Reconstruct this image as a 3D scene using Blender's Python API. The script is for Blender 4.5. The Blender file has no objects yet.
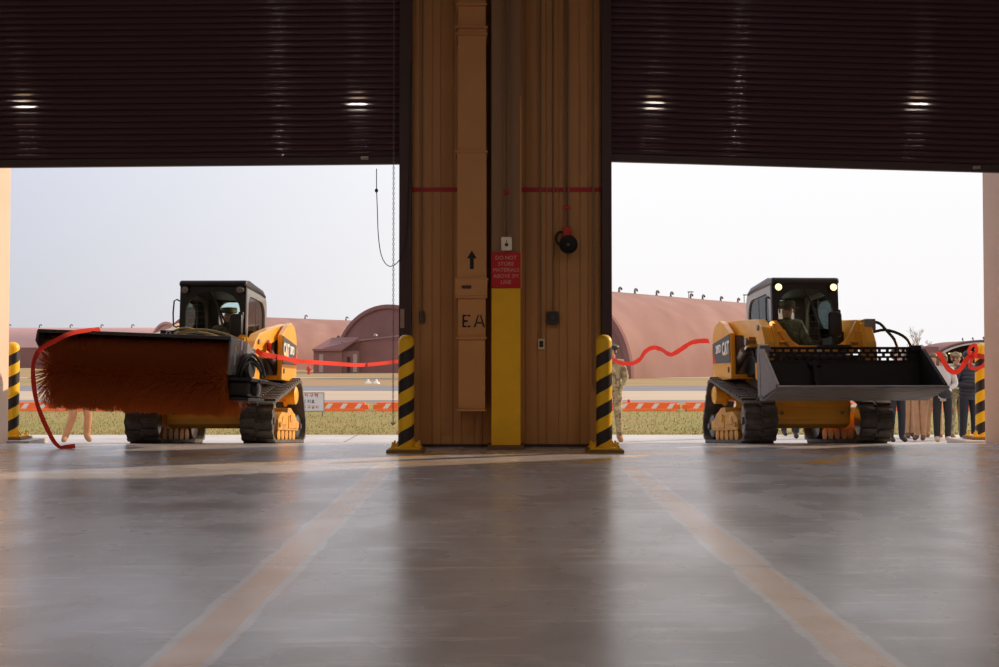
import bpy, bmesh, math, random
from mathutils import Vector, Matrix
random.seed(7)
PI = math.pi
COL = bpy.context.scene.collection
F = 1076.0
def px(x, d): return (x - 498.0) * d / F          # world X of a sight line at depth d
def zz(y, d): return 1.02 + (359.0 - y) * d / F   # world Z of a sight line at depth d
def gz(y):                                         # ground height: level slab, ramp, level field
    if y < 13.0: return 0.0
    return -0.075 * (min(y, 20.3) - 13.0)

# ------------------------------------------------------------------ materials
def mat(name, col, rough=0.6, metal=0.0, var=0.0, scale=6.0, bump=0.0, bscale=40.0, emit=None, estr=0.0, coat=0.0, spec=0.5, dirt=None, trans=0.0):
    m = bpy.data.materials.new(name); m.use_nodes = True
    nt = m.node_tree; b = nt.nodes['Principled BSDF']
    b.inputs['Base Color'].default_value = (*col, 1)
    b.inputs['Roughness'].default_value = rough
    b.inputs['Metallic'].default_value = metal
    b.inputs['Coat Weight'].default_value = coat
    b.inputs['Specular IOR Level'].default_value = spec
    if emit:
        b.inputs['Emission Color'].default_value = (*emit, 1); b.inputs['Emission Strength'].default_value = estr
    if var or dirt:
        tc = nt.nodes.new('ShaderNodeTexCoord'); n = nt.nodes.new('ShaderNodeTexNoise')
        n.inputs['Scale'].default_value = scale; n.inputs['Detail'].default_value = 6
        nt.links.new(tc.outputs['Object'], n.inputs['Vector'])
        r = nt.nodes.new('ShaderNodeValToRGB')
        r.color_ramp.elements[0].position = 0.3; r.color_ramp.elements[1].position = 0.7
        lo = dirt if dirt else tuple(c * (1 - var) for c in col)
        hi = col if dirt else tuple(min(1, c * (1 + var)) for c in col)
        r.color_ramp.elements[0].color = (*lo, 1); r.color_ramp.elements[1].color = (*hi, 1)
        nt.links.new(n.outputs['Fac'], r.inputs['Fac']); nt.links.new(r.outputs['Color'], b.inputs['Base Color'])
    if bump:
        tc = nt.nodes.new('ShaderNodeTexCoord'); n = nt.nodes.new('ShaderNodeTexNoise')
        n.inputs['Scale'].default_value = bscale; n.inputs['Detail'].default_value = 4
        nt.links.new(tc.outputs['Object'], n.inputs['Vector'])
        bp = nt.nodes.new('ShaderNodeBump'); bp.inputs['Strength'].default_value = bump; bp.inputs['Distance'].default_value = 0.02
        nt.links.new(n.outputs['Fac'], bp.inputs['Height']); nt.links.new(bp.outputs['Normal'], b.inputs['Normal'])
    return m

def ramp_mat(name, cols, scale, detail=3, rough=0.9, vec='Object', stretch=(1, 1, 1), const=False, bump=0.0):
    m = bpy.data.materials.new(name); m.use_nodes = True
    nt = m.node_tree; b = nt.nodes['Principled BSDF']; b.inputs['Roughness'].default_value = rough
    tc = nt.nodes.new('ShaderNodeTexCoord'); mp = nt.nodes.new('ShaderNodeMapping'); mp.inputs['Scale'].default_value = stretch
    n = nt.nodes.new('ShaderNodeTexNoise'); n.inputs['Scale'].default_value = scale; n.inputs['Detail'].default_value = detail
    r = nt.nodes.new('ShaderNodeValToRGB'); cr = r.color_ramp
    if const: cr.interpolation = 'CONSTANT'
    while len(cr.elements) < len(cols): cr.elements.new(0.5)
    for e, (p, c) in zip(cr.elements, cols): e.position = p; e.color = (*c, 1)
    nt.links.new(tc.outputs[vec], mp.inputs['Vector']); nt.links.new(mp.outputs['Vector'], n.inputs['Vector'])
    nt.links.new(n.outputs['Fac'], r.inputs['Fac']); nt.links.new(r.outputs['Color'], b.inputs['Base Color'])
    if bump:
        bp = nt.nodes.new('ShaderNodeBump'); bp.inputs['Strength'].default_value = bump
        nt.links.new(n.outputs['Fac'], bp.inputs['Height']); nt.links.new(bp.outputs['Normal'], b.inputs['Normal'])
    return m

M = {}
M['yellow'] = mat('machine_yellow', (0.86, 0.42, 0.025), 0.38, var=0.08, scale=4, coat=0.3)
M['yellow_dirty'] = mat('machine_yellow_dusty', (0.80, 0.40, 0.04), 0.6, dirt=(0.45, 0.24, 0.06), scale=7)
M['charcoal'] = mat('charcoal_paint', (0.055, 0.052, 0.055), 0.35, coat=0.3, var=0.1)
M['greycab_skylit'] = mat('skylit_grey_cab_paint', (0.36, 0.36, 0.37), 0.35, coat=0.4, var=0.06)  # twin of the grey cab paint, with sky sheen put into the colour
M['greycab'] = mat('grey_cab_paint', (0.17, 0.165, 0.165), 0.35, coat=0.4, var=0.06)
M['black'] = mat('black_plastic', (0.012, 0.012, 0.014), 0.45)
M['blackpaint'] = mat('black_bucket_paint', (0.010, 0.010, 0.014), 0.6)
M['rubber'] = mat('track_rubber', (0.05, 0.046, 0.043), 0.65, dirt=(0.12, 0.105, 0.09), scale=9, bump=0.3, bscale=60)
M['rubber_hose'] = mat('hose_rubber', (0.015, 0.015, 0.016), 0.5)
M['steel'] = mat('worn_steel', (0.30, 0.28, 0.27), 0.42, metal=0.75, var=0.25, scale=12)
M['bucketgrey'] = mat('bucket_grey_paint', (0.20, 0.19, 0.20), 0.5, var=0.15, scale=10)
M['lip'] = ramp_mat('worn_cutting_edge', [(0.3, (0.13, 0.12, 0.12)), (0.5, (0.26, 0.24, 0.23)), (0.7, (0.20, 0.14, 0.10))], 9, 6, 0.5, stretch=(0.3, 1, 1))
M['chrome'] = mat('chrome_rod', (0.7, 0.7, 0.7), 0.15, metal=1.0)
M['white'] = mat('white_paint', (0.8, 0.8, 0.8), 0.5)
M['redpaint'] = mat('red_paint', (0.62, 0.03, 0.02), 0.5, var=0.05)
M['signred'] = mat('sign_red', (0.55, 0.004, 0.006), 0.5)
M['darkpanel'] = mat('badge_dark_panel', (0.06, 0.06, 0.07), 0.5)
M['badgeyellow'] = mat('badge_yellow', (0.9, 0.55, 0.02), 0.5)
M['lampon'] = mat('lit_work_lamp', (1, 0.9, 0.7), 0.3, emit=(1.0, 0.72, 0.38), estr=1.8)
M['lampoff'] = mat('lamp_glass', (0.25, 0.25, 0.27), 0.15, coat=0.5)
M['signal'] = mat('amber_lamp', (0.9, 0.35, 0.02), 0.3, emit=(1.0, 0.5, 0.15), estr=1.5)
M['cream_hose'] = mat('cream_hose', (0.55, 0.45, 0.22), 0.6)
M['seat'] = mat('seat_vinyl', (0.03, 0.03, 0.03), 0.6)
def glass():
    m = bpy.data.materials.new('tinted_glass'); m.use_nodes = True; nt = m.node_tree
    nt.nodes.clear(); o = nt.nodes.new('ShaderNodeOutputMaterial'); mx = nt.nodes.new('ShaderNodeMixShader')
    t = nt.nodes.new('ShaderNodeBsdfTransparent'); t.inputs['Color'].default_value = (0.90, 0.97, 0.96, 1)
    g = nt.nodes.new('ShaderNodeBsdfGlossy'); g.inputs['Roughness'].default_value = 0.03
    fr = nt.nodes.new('ShaderNodeFresnel'); fr.inputs['IOR'].default_value = 1.45
    nt.links.new(fr.outputs[0], mx.inputs[0]); nt.links.new(t.outputs[0], mx.inputs[1]); nt.links.new(g.outputs[0], mx.inputs[2])
    nt.links.new(mx.outputs[0], o.inputs[0]); return m
M['glass'] = glass()
def bristle():
    m = bpy.data.materials.new('orange_bristle'); m.use_nodes = True; nt = m.node_tree
    nt.nodes.clear(); o = nt.nodes.new('ShaderNodeOutputMaterial'); mx = nt.nodes.new('ShaderNodeMixShader'); mx.inputs[0].default_value = 0.5
    d = nt.nodes.new('ShaderNodeBsdfDiffuse'); d.inputs['Color'].default_value = (0.62, 0.28, 0.09, 1)
    t = nt.nodes.new('ShaderNodeBsdfTranslucent'); t.inputs['Color'].default_value = (0.95, 0.42, 0.05, 1)
    nt.links.new(d.outputs[0], mx.inputs[1]); nt.links.new(t.outputs[0], mx.inputs[2]); nt.links.new(mx.outputs[0], o.inputs[0]); return m
M['bristle'] = bristle()
M['bristlecore'] = mat('bristle_wafers', (0.45, 0.14, 0.03), 0.8)
def ribbonmat():
    m = bpy.data.materials.new('red_ribbon'); m.use_nodes = True; nt = m.node_tree
    nt.nodes.clear(); o = nt.nodes.new('ShaderNodeOutputMaterial'); mx = nt.nodes.new('ShaderNodeMixShader'); mx.inputs[0].default_value = 0.45
    d = nt.nodes.new('ShaderNodeBsdfDiffuse'); d.inputs['Color'].default_value = (0.80, 0.11, 0.085, 1)
    t = nt.nodes.new('ShaderNodeBsdfTranslucent'); t.inputs['Color'].default_value = (0.80, 0.16, 0.12, 1)
    nt.links.new(d.outputs[0], mx.inputs[1]); nt.links.new(t.outputs[0], mx.inputs[2]); nt.links.new(mx.outputs[0], o.inputs[0]); return m
M['ribbon'] = ribbonmat()
M['camo'] = ramp_mat('camouflage_cloth', [(0.0, (0.20, 0.15, 0.08)), (0.42, (0.42, 0.34, 0.20)), (0.5, (0.30, 0.30, 0.15)), (0.58, (0.55, 0.45, 0.28))], 9, 2, 0.9, const=True)
M['camo_dark'] = ramp_mat('camouflage_cloth_brown', [(0.0, (0.09, 0.07, 0.04)), (0.42, (0.20, 0.17, 0.10)), (0.5, (0.13, 0.14, 0.08)), (0.58, (0.27, 0.23, 0.15))], 9, 2, 0.9, const=True)
M['skin'] = mat('skin', (0.58, 0.32, 0.22), 0.55)
M['eye'] = mat('eye', (0.03, 0.02, 0.02), 0.3)
M['lips'] = mat('lips', (0.40, 0.13, 0.11), 0.5)
M['hair'] = mat('brown_hair', (0.16, 0.08, 0.035), 0.6, var=0.3, scale=60)
M['hairblack'] = mat('black_hair', (0.02, 0.016, 0.014), 0.55, var=0.2, scale=60)
M['navy'] = mat('dark_trousers', (0.02, 0.022, 0.035), 0.8)
M['blackcloth'] = mat('black_cloth', (0.018, 0.018, 0.022), 0.8)
M['khaki'] = mat('khaki_trousers', (0.52, 0.33, 0.19), 0.85, var=0.1)
M['tan'] = mat('tan_trousers', (0.60, 0.34, 0.19), 0.85, var=0.1)
M['orangetan'] = mat('orange_tan_trousers', (0.46, 0.23, 0.11), 0.85, var=0.12)
M['jacket'] = mat('pale_grey_jacket', (0.55, 0.53, 0.52), 0.85)
M['puffer'] = mat('puffer_coat', (0.022, 0.022, 0.035), 0.55)
M['boot'] = mat('tan_suede_boot', (0.36, 0.20, 0.10), 0.85)
M['shoe'] = mat('dark_shoe', (0.03, 0.025, 0.025), 0.5)
M['shoepale'] = mat('pale_shoe', (0.60, 0.48, 0.33), 0.7)
M['brownshoe'] = mat('brown_shoe', (0.16, 0.08, 0.05), 0.5)
M['mask'] = mat('white_face_mask', (0.75, 0.78, 0.82), 0.8)

# ------------------------------------------------------------------ mesh builder
class MB:
    def __init__(s): s.bm = bmesh.new()
    def _v(s, pts): return [s.bm.verts.new(p) for p in pts]
    def face(s, pts):
        return s.bm.faces.new(s._v(pts))
    def box(s, c, d, rot=None, bev=0.0):
        hx, hy, hz = d[0] / 2, d[1] / 2, d[2] / 2
        P = [Vector((x, y, z)) for z in (-hz, hz) for y in (-hy, hy) for x in (-hx, hx)]
        R = Matrix.Identity(3)
        if rot: R = Matrix.Rotation(rot[2], 3, 'Z') @ Matrix.Rotation(rot[1], 3, 'Y') @ Matrix.Rotation(rot[0], 3, 'X')
        V = s._v([R @ p + Vector(c) for p in P]); fs = []
        for f in ((0, 2, 3, 1), (4, 5, 7, 6), (0, 1, 5, 4), (2, 6, 7, 3), (0, 4, 6, 2), (1, 3, 7, 5)):
            fs.append(s.bm.faces.new([V[i] for i in f]))
        if bev:
            es = list({e for f in fs for e in f.edges})
            bmesh.ops.bevel(s.bm, geom=es, offset=bev, segments=2, affect='EDGES', profile=0.5)
        return s
    def bb(s, x0, x1, y0, y1, z0, z1, bev=0.0):
        return s.box(((x0 + x1) / 2, (y0 + y1) / 2, (z0 + z1) / 2), (abs(x1 - x0), abs(y1 - y0), abs(z1 - z0)), None, bev)
    def cyl(s, p0, p1, r, n=16, r2=None, cap=True):
        p0 = Vector(p0); p1 = Vector(p1); r2 = r if r2 is None else r2
        z = (p1 - p0).normalized(); a = Vector((1, 0, 0)) if abs(z.x) < 0.9 else Vector((0, 1, 0))
        u = z.cross(a).normalized(); v = z.cross(u)
        A = s._v([p0 + (u * math.cos(2 * PI * i / n) + v * math.sin(2 * PI * i / n)) * r for i in range(n)])
        B = s._v([p1 + (u * math.cos(2 * PI * i / n) + v * math.sin(2 * PI * i / n)) * r2 for i in range(n)])
        for i in range(n): s.bm.faces.new((A[i], A[(i + 1) % n], B[(i + 1) % n], B[i]))
        if cap: s.bm.faces.new(A[::-1]); s.bm.faces.new(B)
        return s
    def tube(s, pts, r, n=8, smooth=3, radii=None):
        P = [Vector(p) for p in pts]
        if smooth and len(P) > 2:
            Q = []
            for i in range(len(P) - 1):
                a = P[max(i - 1, 0)]; b = P[i]; c = P[i + 1]; d = P[min(i + 2, len(P) - 1)]
                for k in range(smooth):
                    t = k / smooth
                    Q.append(0.5 * ((2 * b) + (c - a) * t + (2 * a - 5 * b + 4 * c - d) * t * t + (3 * b - a - 3 * c + d) * t ** 3))
            Q.append(P[-1]); P = Q
        prev = None; u = None; rings = []
        for i, p in enumerate(P):
            t = (P[min(i + 1, len(P) - 1)] - P[max(i - 1, 0)]).normalized()
            if u is None:
                a = Vector((0, 0, 1)) if abs(t.z) < 0.9 else Vector((1, 0, 0)); u = t.cross(a).normalized()
            else: u = (u - t * u.dot(t)).normalized()
            v = t.cross(u)
            rings.append(s._v([p + (u * math.cos(2 * PI * k / n) + v * math.sin(2 * PI * k / n)) * r for k in range(n)]))
        for A, B in zip(rings, rings[1:]):
            for k in range(n): s.bm.faces.new((A[k], A[(k + 1) % n], B[(k + 1) % n], B[k]))
        s.bm.faces.new(rings[0][::-1]); s.bm.faces.new(rings[-1]); return s
    def lathe(s, c, prof, n=24, axis='Z'):
        rings = []
        for r, h in prof:
            pts = []
            for i in range(n):
                a = 2 * PI * i / n; x, y = r * math.cos(a), r * math.sin(a)
                p = (x, y, h) if axis == 'Z' else ((h, x, y) if axis == 'X' else (x, h, y))
                pts.append(Vector(p) + Vector(c))
            rings.append(s._v(pts))
        for A, B in zip(rings, rings[1:]):
            for k in range(n): s.bm.faces.new((A[k], A[(k + 1) % n], B[(k + 1) % n], B[k]))
        s.bm.faces.new(rings[0][::-1]); s.bm.faces.new(rings[-1]); return s
    def prism(s, poly, a, b, axis='X', bev=0.0):
        def P(u, v, w): return {'X': (w, u, v), 'Y': (u, w, v), 'Z': (u, v, w)}[axis]
        A = s._v([P(u, v, a) for u, v in poly]); B = s._v([P(u, v, b) for u, v in poly]); n = len(poly)
        fs = [s.bm.faces.new(A[::-1]), s.bm.faces.new(B)]
        for i in range(n): fs.append(s.bm.faces.new((A[i], A[(i + 1) % n], B[(i + 1) % n], B[i])))
        if bev:
            es = list({e for f in fs for e in f.edges})
            bmesh.ops.bevel(s.bm, geom=es, offset=bev, segments=2, affect='EDGES', profile=0.5)
        return s
    def ring(s, outer, inner, a, b, axis='X'):
        def P(u, v, w): return {'X': (w, u, v), 'Y': (u, w, v), 'Z': (u, v, w)}[axis]
        n = len(outer)
        L = [s._v([P(u, v, w) for u, v in lp]) for lp, w in ((outer, a), (inner, a), (inner, b), (outer, b))]
        for q in range(4):
            A = L[q]; B = L[(q + 1) % 4]
            for i in range(n): s.bm.faces.new((A[i], A[(i + 1) % n], B[(i + 1) % n], B[i]))
        return s
    def sph(s, c, r, sc=(1, 1, 1), n=12):
        m = Matrix.Translation(Vector(c)) @ Matrix.Diagonal((r * sc[0], r * sc[1], r * sc[2], 1))
        bmesh.ops.create_uvsphere(s.bm, u_segments=n, v_segments=max(6, n * 2 // 3), radius=1, matrix=m); return s
    def build(s, name, m, parent=None, smooth=False, label=None, kind=None, cat=None, group=None):
        bmesh.ops.recalc_face_normals(s.bm, faces=s.bm.faces)
        me = bpy.data.meshes.new(name); s.bm.to_mesh(me); s.bm.free()
        me.materials.append(m)
        if smooth:
            me.polygons.foreach_set('use_smooth', [True] * len(me.polygons))
            try: me.set_sharp_from_angle(angle=math.radians(38))
            except Exception: pass
        o = bpy.data.objects.new(name, me); COL.objects.link(o)
        if parent: o.parent = parent
        return tag(o, label, cat, group, kind)
def tag(o, label=None, cat=None, group=None, kind=None):
    if label: o['label'] = label
    if cat: o['category'] = cat
    if group: o['group'] = group
    if kind: o['kind'] = kind
    return o
def empty(name, loc=(0, 0, 0), rot=(0, 0, 0), **k):
    o = bpy.data.objects.new(name, None); COL.objects.link(o); o.location = loc; o.rotation_euler = rot
    o.empty_display_size = 0.2
    return tag(o, **k)
def rr(cx, cy, w, h, r, n=8):
    """rounded rectangle, 4*n points, same order every time"""
    out = []
    if not isinstance(r, (list, tuple)): r = [r] * 4
    for q, (sx, sy) in enumerate(((1, 1), (-1, 1), (-1, -1), (1, -1))):
        rad = r[q]
        for i in range(n):
            a = (q + i / (n - 1)) * PI / 2
            out.append((cx + sx * (w / 2 - rad) + rad * math.cos(a), cy + sy * (h / 2 - rad) + rad * math.sin(a)))
    return out
def text(name, body, size, m, parent, loc, rot, extrude=0.002, offset=0.0, align='CENTER', space=1.0, sx=1.0, spacing=1.0, label=None):
    cu = bpy.data.curves.new(name, 'FONT'); cu.body = body; cu.size = size; cu.extrude = extrude; cu.offset = offset
    cu.align_x = align; cu.align_y = 'CENTER'; cu.space_line = space; cu.space_character = spacing; cu.resolution_u = 3
    t = bpy.data.objects.new(name, cu); COL.objects.link(t)
    dg = bpy.context.evaluated_depsgraph_get(); me = bpy.data.meshes.new_from_object(t.evaluated_get(dg))
    bpy.data.objects.remove(t); me.materials.clear(); me.materials.append(m)
    if sx != 1.0:
        for v in me.vertices: v.co.x *= sx
    o = bpy.data.objects.new(name, me); COL.objects.link(o); o.location = loc; o.rotation_euler = rot
    if parent: o.parent = parent
    if label: o['label'] = label
    return o
def ribbon(name, pts, w, label, cat='ribbon', parent=None, group=None, up=(0, 0, 1), twist=0.0):
    """soft ribbon: strip along a smooth path, real thickness"""
    P = [Vector(p[:3]) for p in pts]; W = [p[3] if len(p) > 3 else w for p in pts]; Q = []; WW = []
    S = 6
    for i in range(len(P) - 1):
        a = P[max(i - 1, 0)]; b = P[i]; c = P[i + 1]; d = P[min(i + 2, len(P) - 1)]
        for k in range(S):
            t = k / S; Q.append(0.5 * ((2 * b) + (c - a) * t + (2 * a - 5 * b + 4 * c - d) * t * t + (3 * b - a - 3 * c + d) * t ** 3)); WW.append(W[i] * (1 - t) + W[i + 1] * t)
    Q.append(P[-1]); WW.append(W[-1])
    mb = MB(); rows = []
    for i, q in enumerate(Q):
        t = (Q[min(i + 1, len(Q) - 1)] - Q[max(i - 1, 0)]).normalized()
        vw = Vector((0, 1, 0)); u = t.cross(vw)
        if u.length < 0.2: u = t.cross(Vector((1, 0, 0)))
        u.normalize(); nrm = t.cross(u).normalized()
        a = twist * math.sin(i * 0.55); uu = u * math.cos(a) + nrm * math.sin(a); nn = t.cross(uu).normalized() * 0.0015
        h = uu * WW[i] / 2
        rows.append(mb._v([q - h - nn, q + h - nn, q + h + nn, q - h + nn]))
    for A, B in zip(rows, rows[1:]):
        for k in range(4): mb.bm.faces.new((A[k], A[(k + 1) % 4], B[(k + 1) % 4], B[k]))
    mb.bm.faces.new(rows[0][::-1]); mb.bm.faces.new(rows[-1])
    return mb.build(name, M['ribbon'], parent, smooth=True, label=label, cat=cat if not parent else None, group=group)
LAMPW = 31
# ================================================================== the building
def siding(name, col):
    return mat(name, col, 0.5, var=0.06, scale=3)
M['siding'] = mat('painted_metal_siding', (0.50, 0.26, 0.09), 0.45, var=0.05, scale=2)
M['ductpaint'] = mat('painted_duct', (0.60, 0.31, 0.11), 0.42, var=0.05, scale=3)
M['guide'] = mat('door_guide_metal', (0.05, 0.026, 0.03), 0.5)
M['curtain'] = mat('shutter_slat_paint', (0.075, 0.038, 0.055), 0.05)
M['bottombar'] = mat('shutter_bottom_bar', (0.055, 0.03, 0.035), 0.5)
M['reveal'] = mat('cream_render', (0.76, 0.58, 0.48), 0.85, var=0.04, scale=2)
M['inside'] = mat('interior_wall_paint', (0.42, 0.30, 0.2), 0.7, var=0.05)
M['safety'] = mat('safety_yellow', (0.95, 0.56, 0.01), 0.4, var=0.06, scale=5)
M['apron'] = ramp_mat('apron_concrete', [(0.3, (0.44, 0.44, 0.45)), (0.7, (0.58, 0.57, 0.56))], 1.2, 8, 0.85)
M['conduit'] = mat('galvanised_conduit', (0.30, 0.20, 0.12), 0.4, metal=0.4)
M['redtape'] = mat('red_line_tape', (0.42, 0.01, 0.015), 0.5)
M['cream'] = mat('cream_plastic', (0.72, 0.64, 0.50), 0.4)
M['cream_lit'] = mat('lit_cream_plastic', (0.95, 0.90, 0.78), 0.35)  # raised pale colour stands in for the box being lit, no emission

def floor_mat():
    m = bpy.data.materials.new('polished_concrete'); m.use_nodes = True; nt = m.node_tree; N = nt.nodes; L = nt.links
    b = N['Principled BSDF']
    tc = N.new('ShaderNodeTexCoord'); sp = N.new('ShaderNodeSeparateXYZ'); L.new(tc.outputs['Object'], sp.inputs[0])
    def math_(op, a, b_=None, c=None, clamp=False):
        n = N.new('ShaderNodeMath'); n.operation = op; n.use_clamp = clamp
        for i, v in enumerate((a, b_, c)):
            if v is None: continue
            if isinstance(v, (int, float)): n.inputs[i].default_value = v
            else: L.new(v, n.inputs[i])
        return n.outputs[0]
    def noise(scale, detail, st=(1, 1, 1), rough=0.6):
        mp = N.new('ShaderNodeMapping'); mp.inputs['Scale'].default_value = st; L.new(tc.outputs['Object'], mp.inputs[0])
        n = N.new('ShaderNodeTexNoise'); n.inputs['Scale'].default_value = scale; n.inputs['Detail'].default_value = detail; n.inputs['Roughness'].default_value = rough
        L.new(mp.outputs[0], n.inputs['Vector']); return n.outputs['Fac']
    def mix(f, a, c):
        n = N.new('ShaderNodeMix'); n.data_type = 'RGBA'
        if isinstance(f, (int, float)): n.inputs[0].default_value = f
        else: L.new(f, n.inputs[0])
        for i, v in ((6, a), (7, c)):
            if isinstance(v, tuple): n.inputs[i].default_value = (*v, 1)
            else: L.new(v, n.inputs[i])
        return n.outputs[2]
    def ramp(f, a, c):
        return math_('DIVIDE', math_('SUBTRACT', f, a), c - a, clamp=True)
    big = noise(0.55, 8); mid = noise(2.2, 10, (1, 0.5, 1)); scr = noise(5.0, 12, (0.25, 1.6, 1), 0.75)
    base = mix(ramp(big, 0.35, 0.65), (0.46, 0.475, 0.52), (0.64, 0.655, 0.70))
    base = mix(math_('MULTIPLY', ramp(mid, 0.45, 0.75), 0.6), base, (0.32, 0.325, 0.35))
    base = mix(math_('MULTIPLY', ramp(scr, 0.53, 0.62), 0.7), base, (0.82, 0.82, 0.85))
    scr2 = noise(9.0, 10, (1.6, 0.35, 1), 0.8)
    base = mix(math_('MULTIPLY', ramp(scr2, 0.60, 0.72), 0.5), base, (0.20, 0.185, 0.18))
    wob = math_('MULTIPLY', math_('SUBTRACT', noise(2.5, 6), 0.5), 0.10)
    def band(coord, centre, half, soft=0.008, w=wob):
        d = math_('ABSOLUTE', math_('SUBTRACT', math_('ADD', coord, w) if w is not None else coord, centre))
        return math_('SUBTRACT', 1.0, ramp(d, half - soft, half + soft))
    X, Y = sp.outputs[0], sp.outputs[1]
    near = math_('SUBTRACT', 1.0, ramp(Y, 10.25, 10.3))
    wear = ramp(noise(3.5, 8), 0.30, 0.55)
    for cx in (-1.07, 1.24):
        halo = math_('MULTIPLY', band(X, cx, 0.118, 0.008), near)
        base = mix(math_('MULTIPLY', halo, 0.85), base, (0.82, 0.81, 0.82))
        core = math_('MULTIPLY', band(X, cx, 0.080, 0.005, None), near)
        fade = math_('ADD', math_('MULTIPLY', ramp(Y, 9.0, 10.2), 0.2), 0.8)
        base = mix(math_('MULTIPLY', math_('MULTIPLY', core, fade), math_('ADD', math_('MULTIPLY', wear, 0.35), 0.65)), base, (0.86, 0.56, 0.30))
    # cross lines and hatch strokes by the doors
    w2 = math_('ADD', math_('MULTIPLY', wear, 0.5), 0.45)
    base = mix(math_('MULTIPLY', band(Y, 10.55, 0.07, 0.01, None), w2), base, (0.80, 0.46, 0.08))
    base = mix(math_('MULTIPLY', band(Y, 11.75, 0.07, 0.01, None), math_('MULTIPLY', w2, 0.7)), base, (0.80, 0.46, 0.08))
    inz = math_('MULTIPLY', ramp(Y, 10.5, 10.52), math_('SUBTRACT', 1.0, ramp(Y, 11.75, 11.77)))
    dg = math_('FRACT', math_('DIVIDE', math_('ADD', math_('SUBTRACT', X, math_('MULTIPLY', Y, 0.9)), 30.6), 2.3))
    hatch = math_('MULTIPLY', math_('SUBTRACT', 1.0, ramp(math_('ABSOLUTE', math_('SUBTRACT', dg, 0.5)), 0.045, 0.055)), inz)
    base = mix(math_('MULTIPLY', hatch, w2), base, (0.80, 0.46, 0.08))
    # old patch lines
    base = mix(math_('MULTIPLY', band(math_('ADD', Y, math_('MULTIPLY', X, 0.02)), 5.35, 0.03), 0.5), base, (0.5, 0.48, 0.46))
    # small dark chips
    vo = N.new('ShaderNodeTexVoronoi'); vo.inputs['Scale'].default_value = 1.3; L.new(tc.outputs['Object'], vo.inputs['Vector'])
    base = mix(math_('SUBTRACT', 1.0, ramp(vo.outputs['Distance'], 0.012, 0.02)), base, (0.05, 0.045, 0.04))
    L.new(base, b.inputs['Base Color'])
    rg = math_('ADD', 0.20, math_('MULTIPLY', ramp(noise(1.1, 3), 0.3, 0.7), 0.14))
    L.new(rg, b.inputs['Roughness'])
    b.inputs['Specular IOR Level'].default_value = 0.75
    bp = N.new('ShaderNodeBump'); bp.inputs['Strength'].default_value = 0.05; bp.inputs['Distance'].default_value = 0.02
    L.new(noise(2.5, 2), bp.inputs['Height']); L.new(bp.outputs[0], b.inputs['Normal'])
    return m
M['floor'] = floor_mat()

mb = MB(); mb.bb(-10.5, 10.5, -8, 13.0, -0.2, 0.0)
mb.build('floor', M['floor'], kind='structure')
S = lambda mb, name, m, **k: mb.build(name, m, kind='structure', **k)
S(MB().bb(-10.6, 10.6, -8, 12.8, 7.5, 7.7), 'ceiling', M['inside'])
S(MB().bb(-10.7, -10.5, -8, 12.8, 0, 7.5), 'wall_left', M['inside'])
S(MB().bb(10.5, 10.7, -8, 12.8, 0, 7.5), 'wall_right', M['inside'])
S(MB().bb(-10.7, 10.7, -8.2, -8, 0, 7.5), 'wall_back', M['inside'])
# thick outer piers either side (their reveals are what the photo shows at its edges)
S(MB().bb(-10.7, -6.37, 12.72, 14.02, -0.12, 5.0), 'wall_pier_left', M['reveal'])
S(MB().bb(6.06, 10.7, 12.72, 13.4, -0.08, 5.0), 'wall_pier_right', M['reveal'])
S(MB().bb(-10.7, 10.7, 12.72, 13.4, 5.0, 8.4), 'wall_header', M['reveal'])
mb = MB(); mb.bb(-10.7, -6.37, 12.62, 12.72, 0, 7.5); mb.bb(6.06, 10.7, 12.62, 12.72, 0, 7.5); mb.bb(-6.37, 6.06, 12.62, 12.72, 5.9, 7.5)
S(mb, 'wall_inner_front', M['inside'])
# central pier: ribbed painted siding, real ribs
x0, x1 = -1.00, 1.20
mb = MB(); prof = []; x = x0; i = 0
prof.append((x0, 12.50))
while x < x1 - 0.09:
    st = 0.145 if i % 2 else 0.10
    prof += [(x + st - 0.018, 12.50), (x + st - 0.012, 12.512), (x + st - 0.004, 12.512), (x + st, 12.50)]
    x += st; i += 1
prof += [(x1, 12.50), (x1, 13.3), (x0, 13.3)]
mb.prism(prof, 0.0, 6.6, 'Z')
pier = S(mb, 'wall_centre', M['siding'])
for a, b in ((-1.0, -0.475), (0.265, 0.56), (0.575, 0.69), (0.70, 1.20)):
    MB().bb(a, b, 12.490, 12.499, zz(191.4, 12.5), zz(187, 12.5)).build('red_line', M['redtape'], pier, label='red tape line marking the stacking height')
MB().bb(-1.0, 1.2, 12.485, 12.50, 0.0, 0.035).build('base_flashing', M['guide'], pier)

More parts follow.
